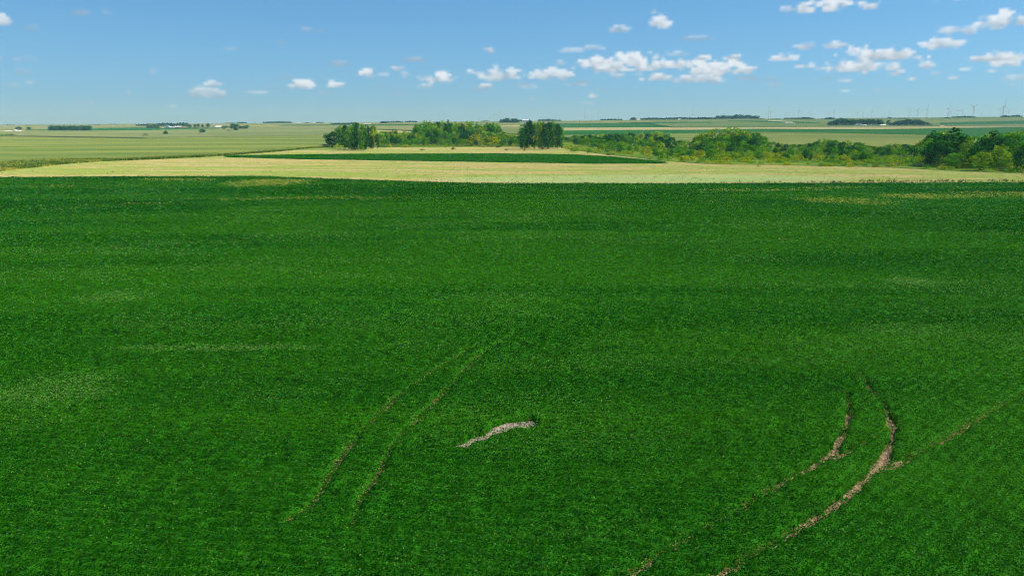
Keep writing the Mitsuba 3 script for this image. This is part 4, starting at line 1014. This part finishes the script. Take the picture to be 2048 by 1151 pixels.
BLADE = mikit.ply(blade_mesh(), 'turbine_paint', smooth=True)
NAC = trimesh.creation.box((0.09, 0.24, 0.09))
NAC.apply_translation([0, 0.07, 0.0])
NACELLE = mikit.ply(NAC, 'turbine_paint')
HUB = mikit.ply(trimesh.creation.icosphere(2, 0.045), 'turbine_paint', smooth=True)
TURB = [(2008.4, 212.5, 17.7, 3), (1948, 214, 15.6, 52), (1897.4, 217, 15, 22), (1855, 218.4, 11.5, 5), (1835.6, 219.7, 12, 34), (1819.3, 220, 9, 355), (1821.6, 225.6, 6, 40), (1901.7, 224.3, 7, 20), (1915, 221.7, 9, 320), (1925.3, 221, 9, 35), (1964.6, 224.3, 7, 10), (2002, 221, 8, 50), (2017, 223.6, 8.5, 25),
        (1779, 221, 10, 20), (1538.4, 221.5, 10, 350), (1541.6, 223.3, 8, 60), (1597.2, 221.1, 12, 4), (1620.3, 224.3, 8.5, 25), (1658, 226.2, 6.5, 55), (1668, 221.1, 9, 35), (1695, 228.7, 5.5, 0), (1716, 224.5, 8.5, 20), (1726.4, 224.3, 9, 58), (1744.8, 222.4, 9.5, 345), (1571, 227, 5.5, 30),
        (1169.7, 227, 10.5, 6), (989.5, 227.7, 6.5, 10), (994.4, 228.5, 6, 0), (1001.5, 227, 6, 5), (1024.7, 227.7, 6, 325), (1110, 231.4, 5.2, 40), (1183, 230.6, 5.6, 15), (1196, 227, 7, 2), (1236, 233, 5, 50), (1278, 227.7, 6.5, 60), (1350.6, 228.4, 6, 0), (1384.5, 227.7, 10.5, 1), (1448.5, 227, 9, 12), (863.5, 229.8, 7, 80), (878, 228.8, 6, 30), (887, 228.3, 6.5, 25)]
order = sorted(range(len(TURB)), key=lambda k: TURB[k][0])
nth = {k: r + 1 for r, k in enumerate(order)}
ORD = 'first second third fourth fifth sixth seventh eighth ninth tenth eleventh twelfth thirteenth fourteenth fifteenth sixteenth seventeenth eighteenth nineteenth twentieth'.split()
ordinal = lambda n: ORD[n - 1] if n <= 20 else ('twenty-' + ORD[n - 21] if n < 30 else 'thirtieth')
SPECIAL = {0: 'largest white wind turbine, near the right edge, one blade straight up', 1: 'second largest wind turbine with a blade raised to the right', 2: 'large wind turbine above the rightmost farmstead trees with a steep blade', 25: 'tallest wind turbine right of the middle grove', 36: 'wind turbine left of the hilltop wood with one blade straight up'}
tr_ = random.Random(3)
for k, (px, py, bl, a0) in enumerate(TURB):
    D = min(48.0 * FPX / math.cos(PITCH) / bl, 8600.0)
    d = pix_dir(px, py)
    d = d / d[1]
    hub = np.array([d[0] * D, D, EYE[2] + d[2] * D])
    L = bl * row_scale(D)
    z0 = float(terrain(hub[0], hub[1]))
    yaw = tr_.uniform(-35, 35) if k not in (0, 1, 2) else 12
    key = numbered('wind_turbine')
    H = hub[2] - z0
    base = T().translate([float(hub[0]), float(hub[1]), z0])
    scene[key + '__tower'] = {**mikit.ply(taper([0, 0, -1], [0, 0, H - L * 0.03], L * 0.045, L * 0.028, 12), 'turbine_paint', smooth=50), 'to_world': base}
    top = T().translate(hub.tolist()).rotate([0, 0, 1], yaw).scale(L)
    scene[key + '__nacelle'] = {**NACELLE, 'to_world': top}
    rot = top.translate([0, -0.09, 0])
    scene[key + '__hub'] = {**HUB, 'to_world': rot}
    for b in range(3):
        scene[key + '__blade' + ('' if b == 0 else f'_{b:03d}')] = {**BLADE, 'to_world': rot.rotate([0, 1, 0], a0 + 120 * b)}
    n = nth[k]
    left = n <= len(TURB) // 2
    tag(key, SPECIAL.get(k, f'white wind turbine on the skyline, {ordinal(n if left else len(TURB) + 1 - n)} counted from the {"left" if left else "right"}'), 'wind turbine', 'wind turbines on the skyline')

# plants that would share a label are told apart by their place in the row
ORDL = ['leftmost'] + [f'{w}-from-left' for w in ORD[1:]]
for label, seats in SEATS.items():
    if 1 < len(seats) <= len(ORDL) and len(label.split()) < 16:
        for r, (_, key) in enumerate(sorted(seats)):
            labels[key]['label'] = ('rightmost' if r == len(seats) - 1 else ORDL[r]) + ' ' + label
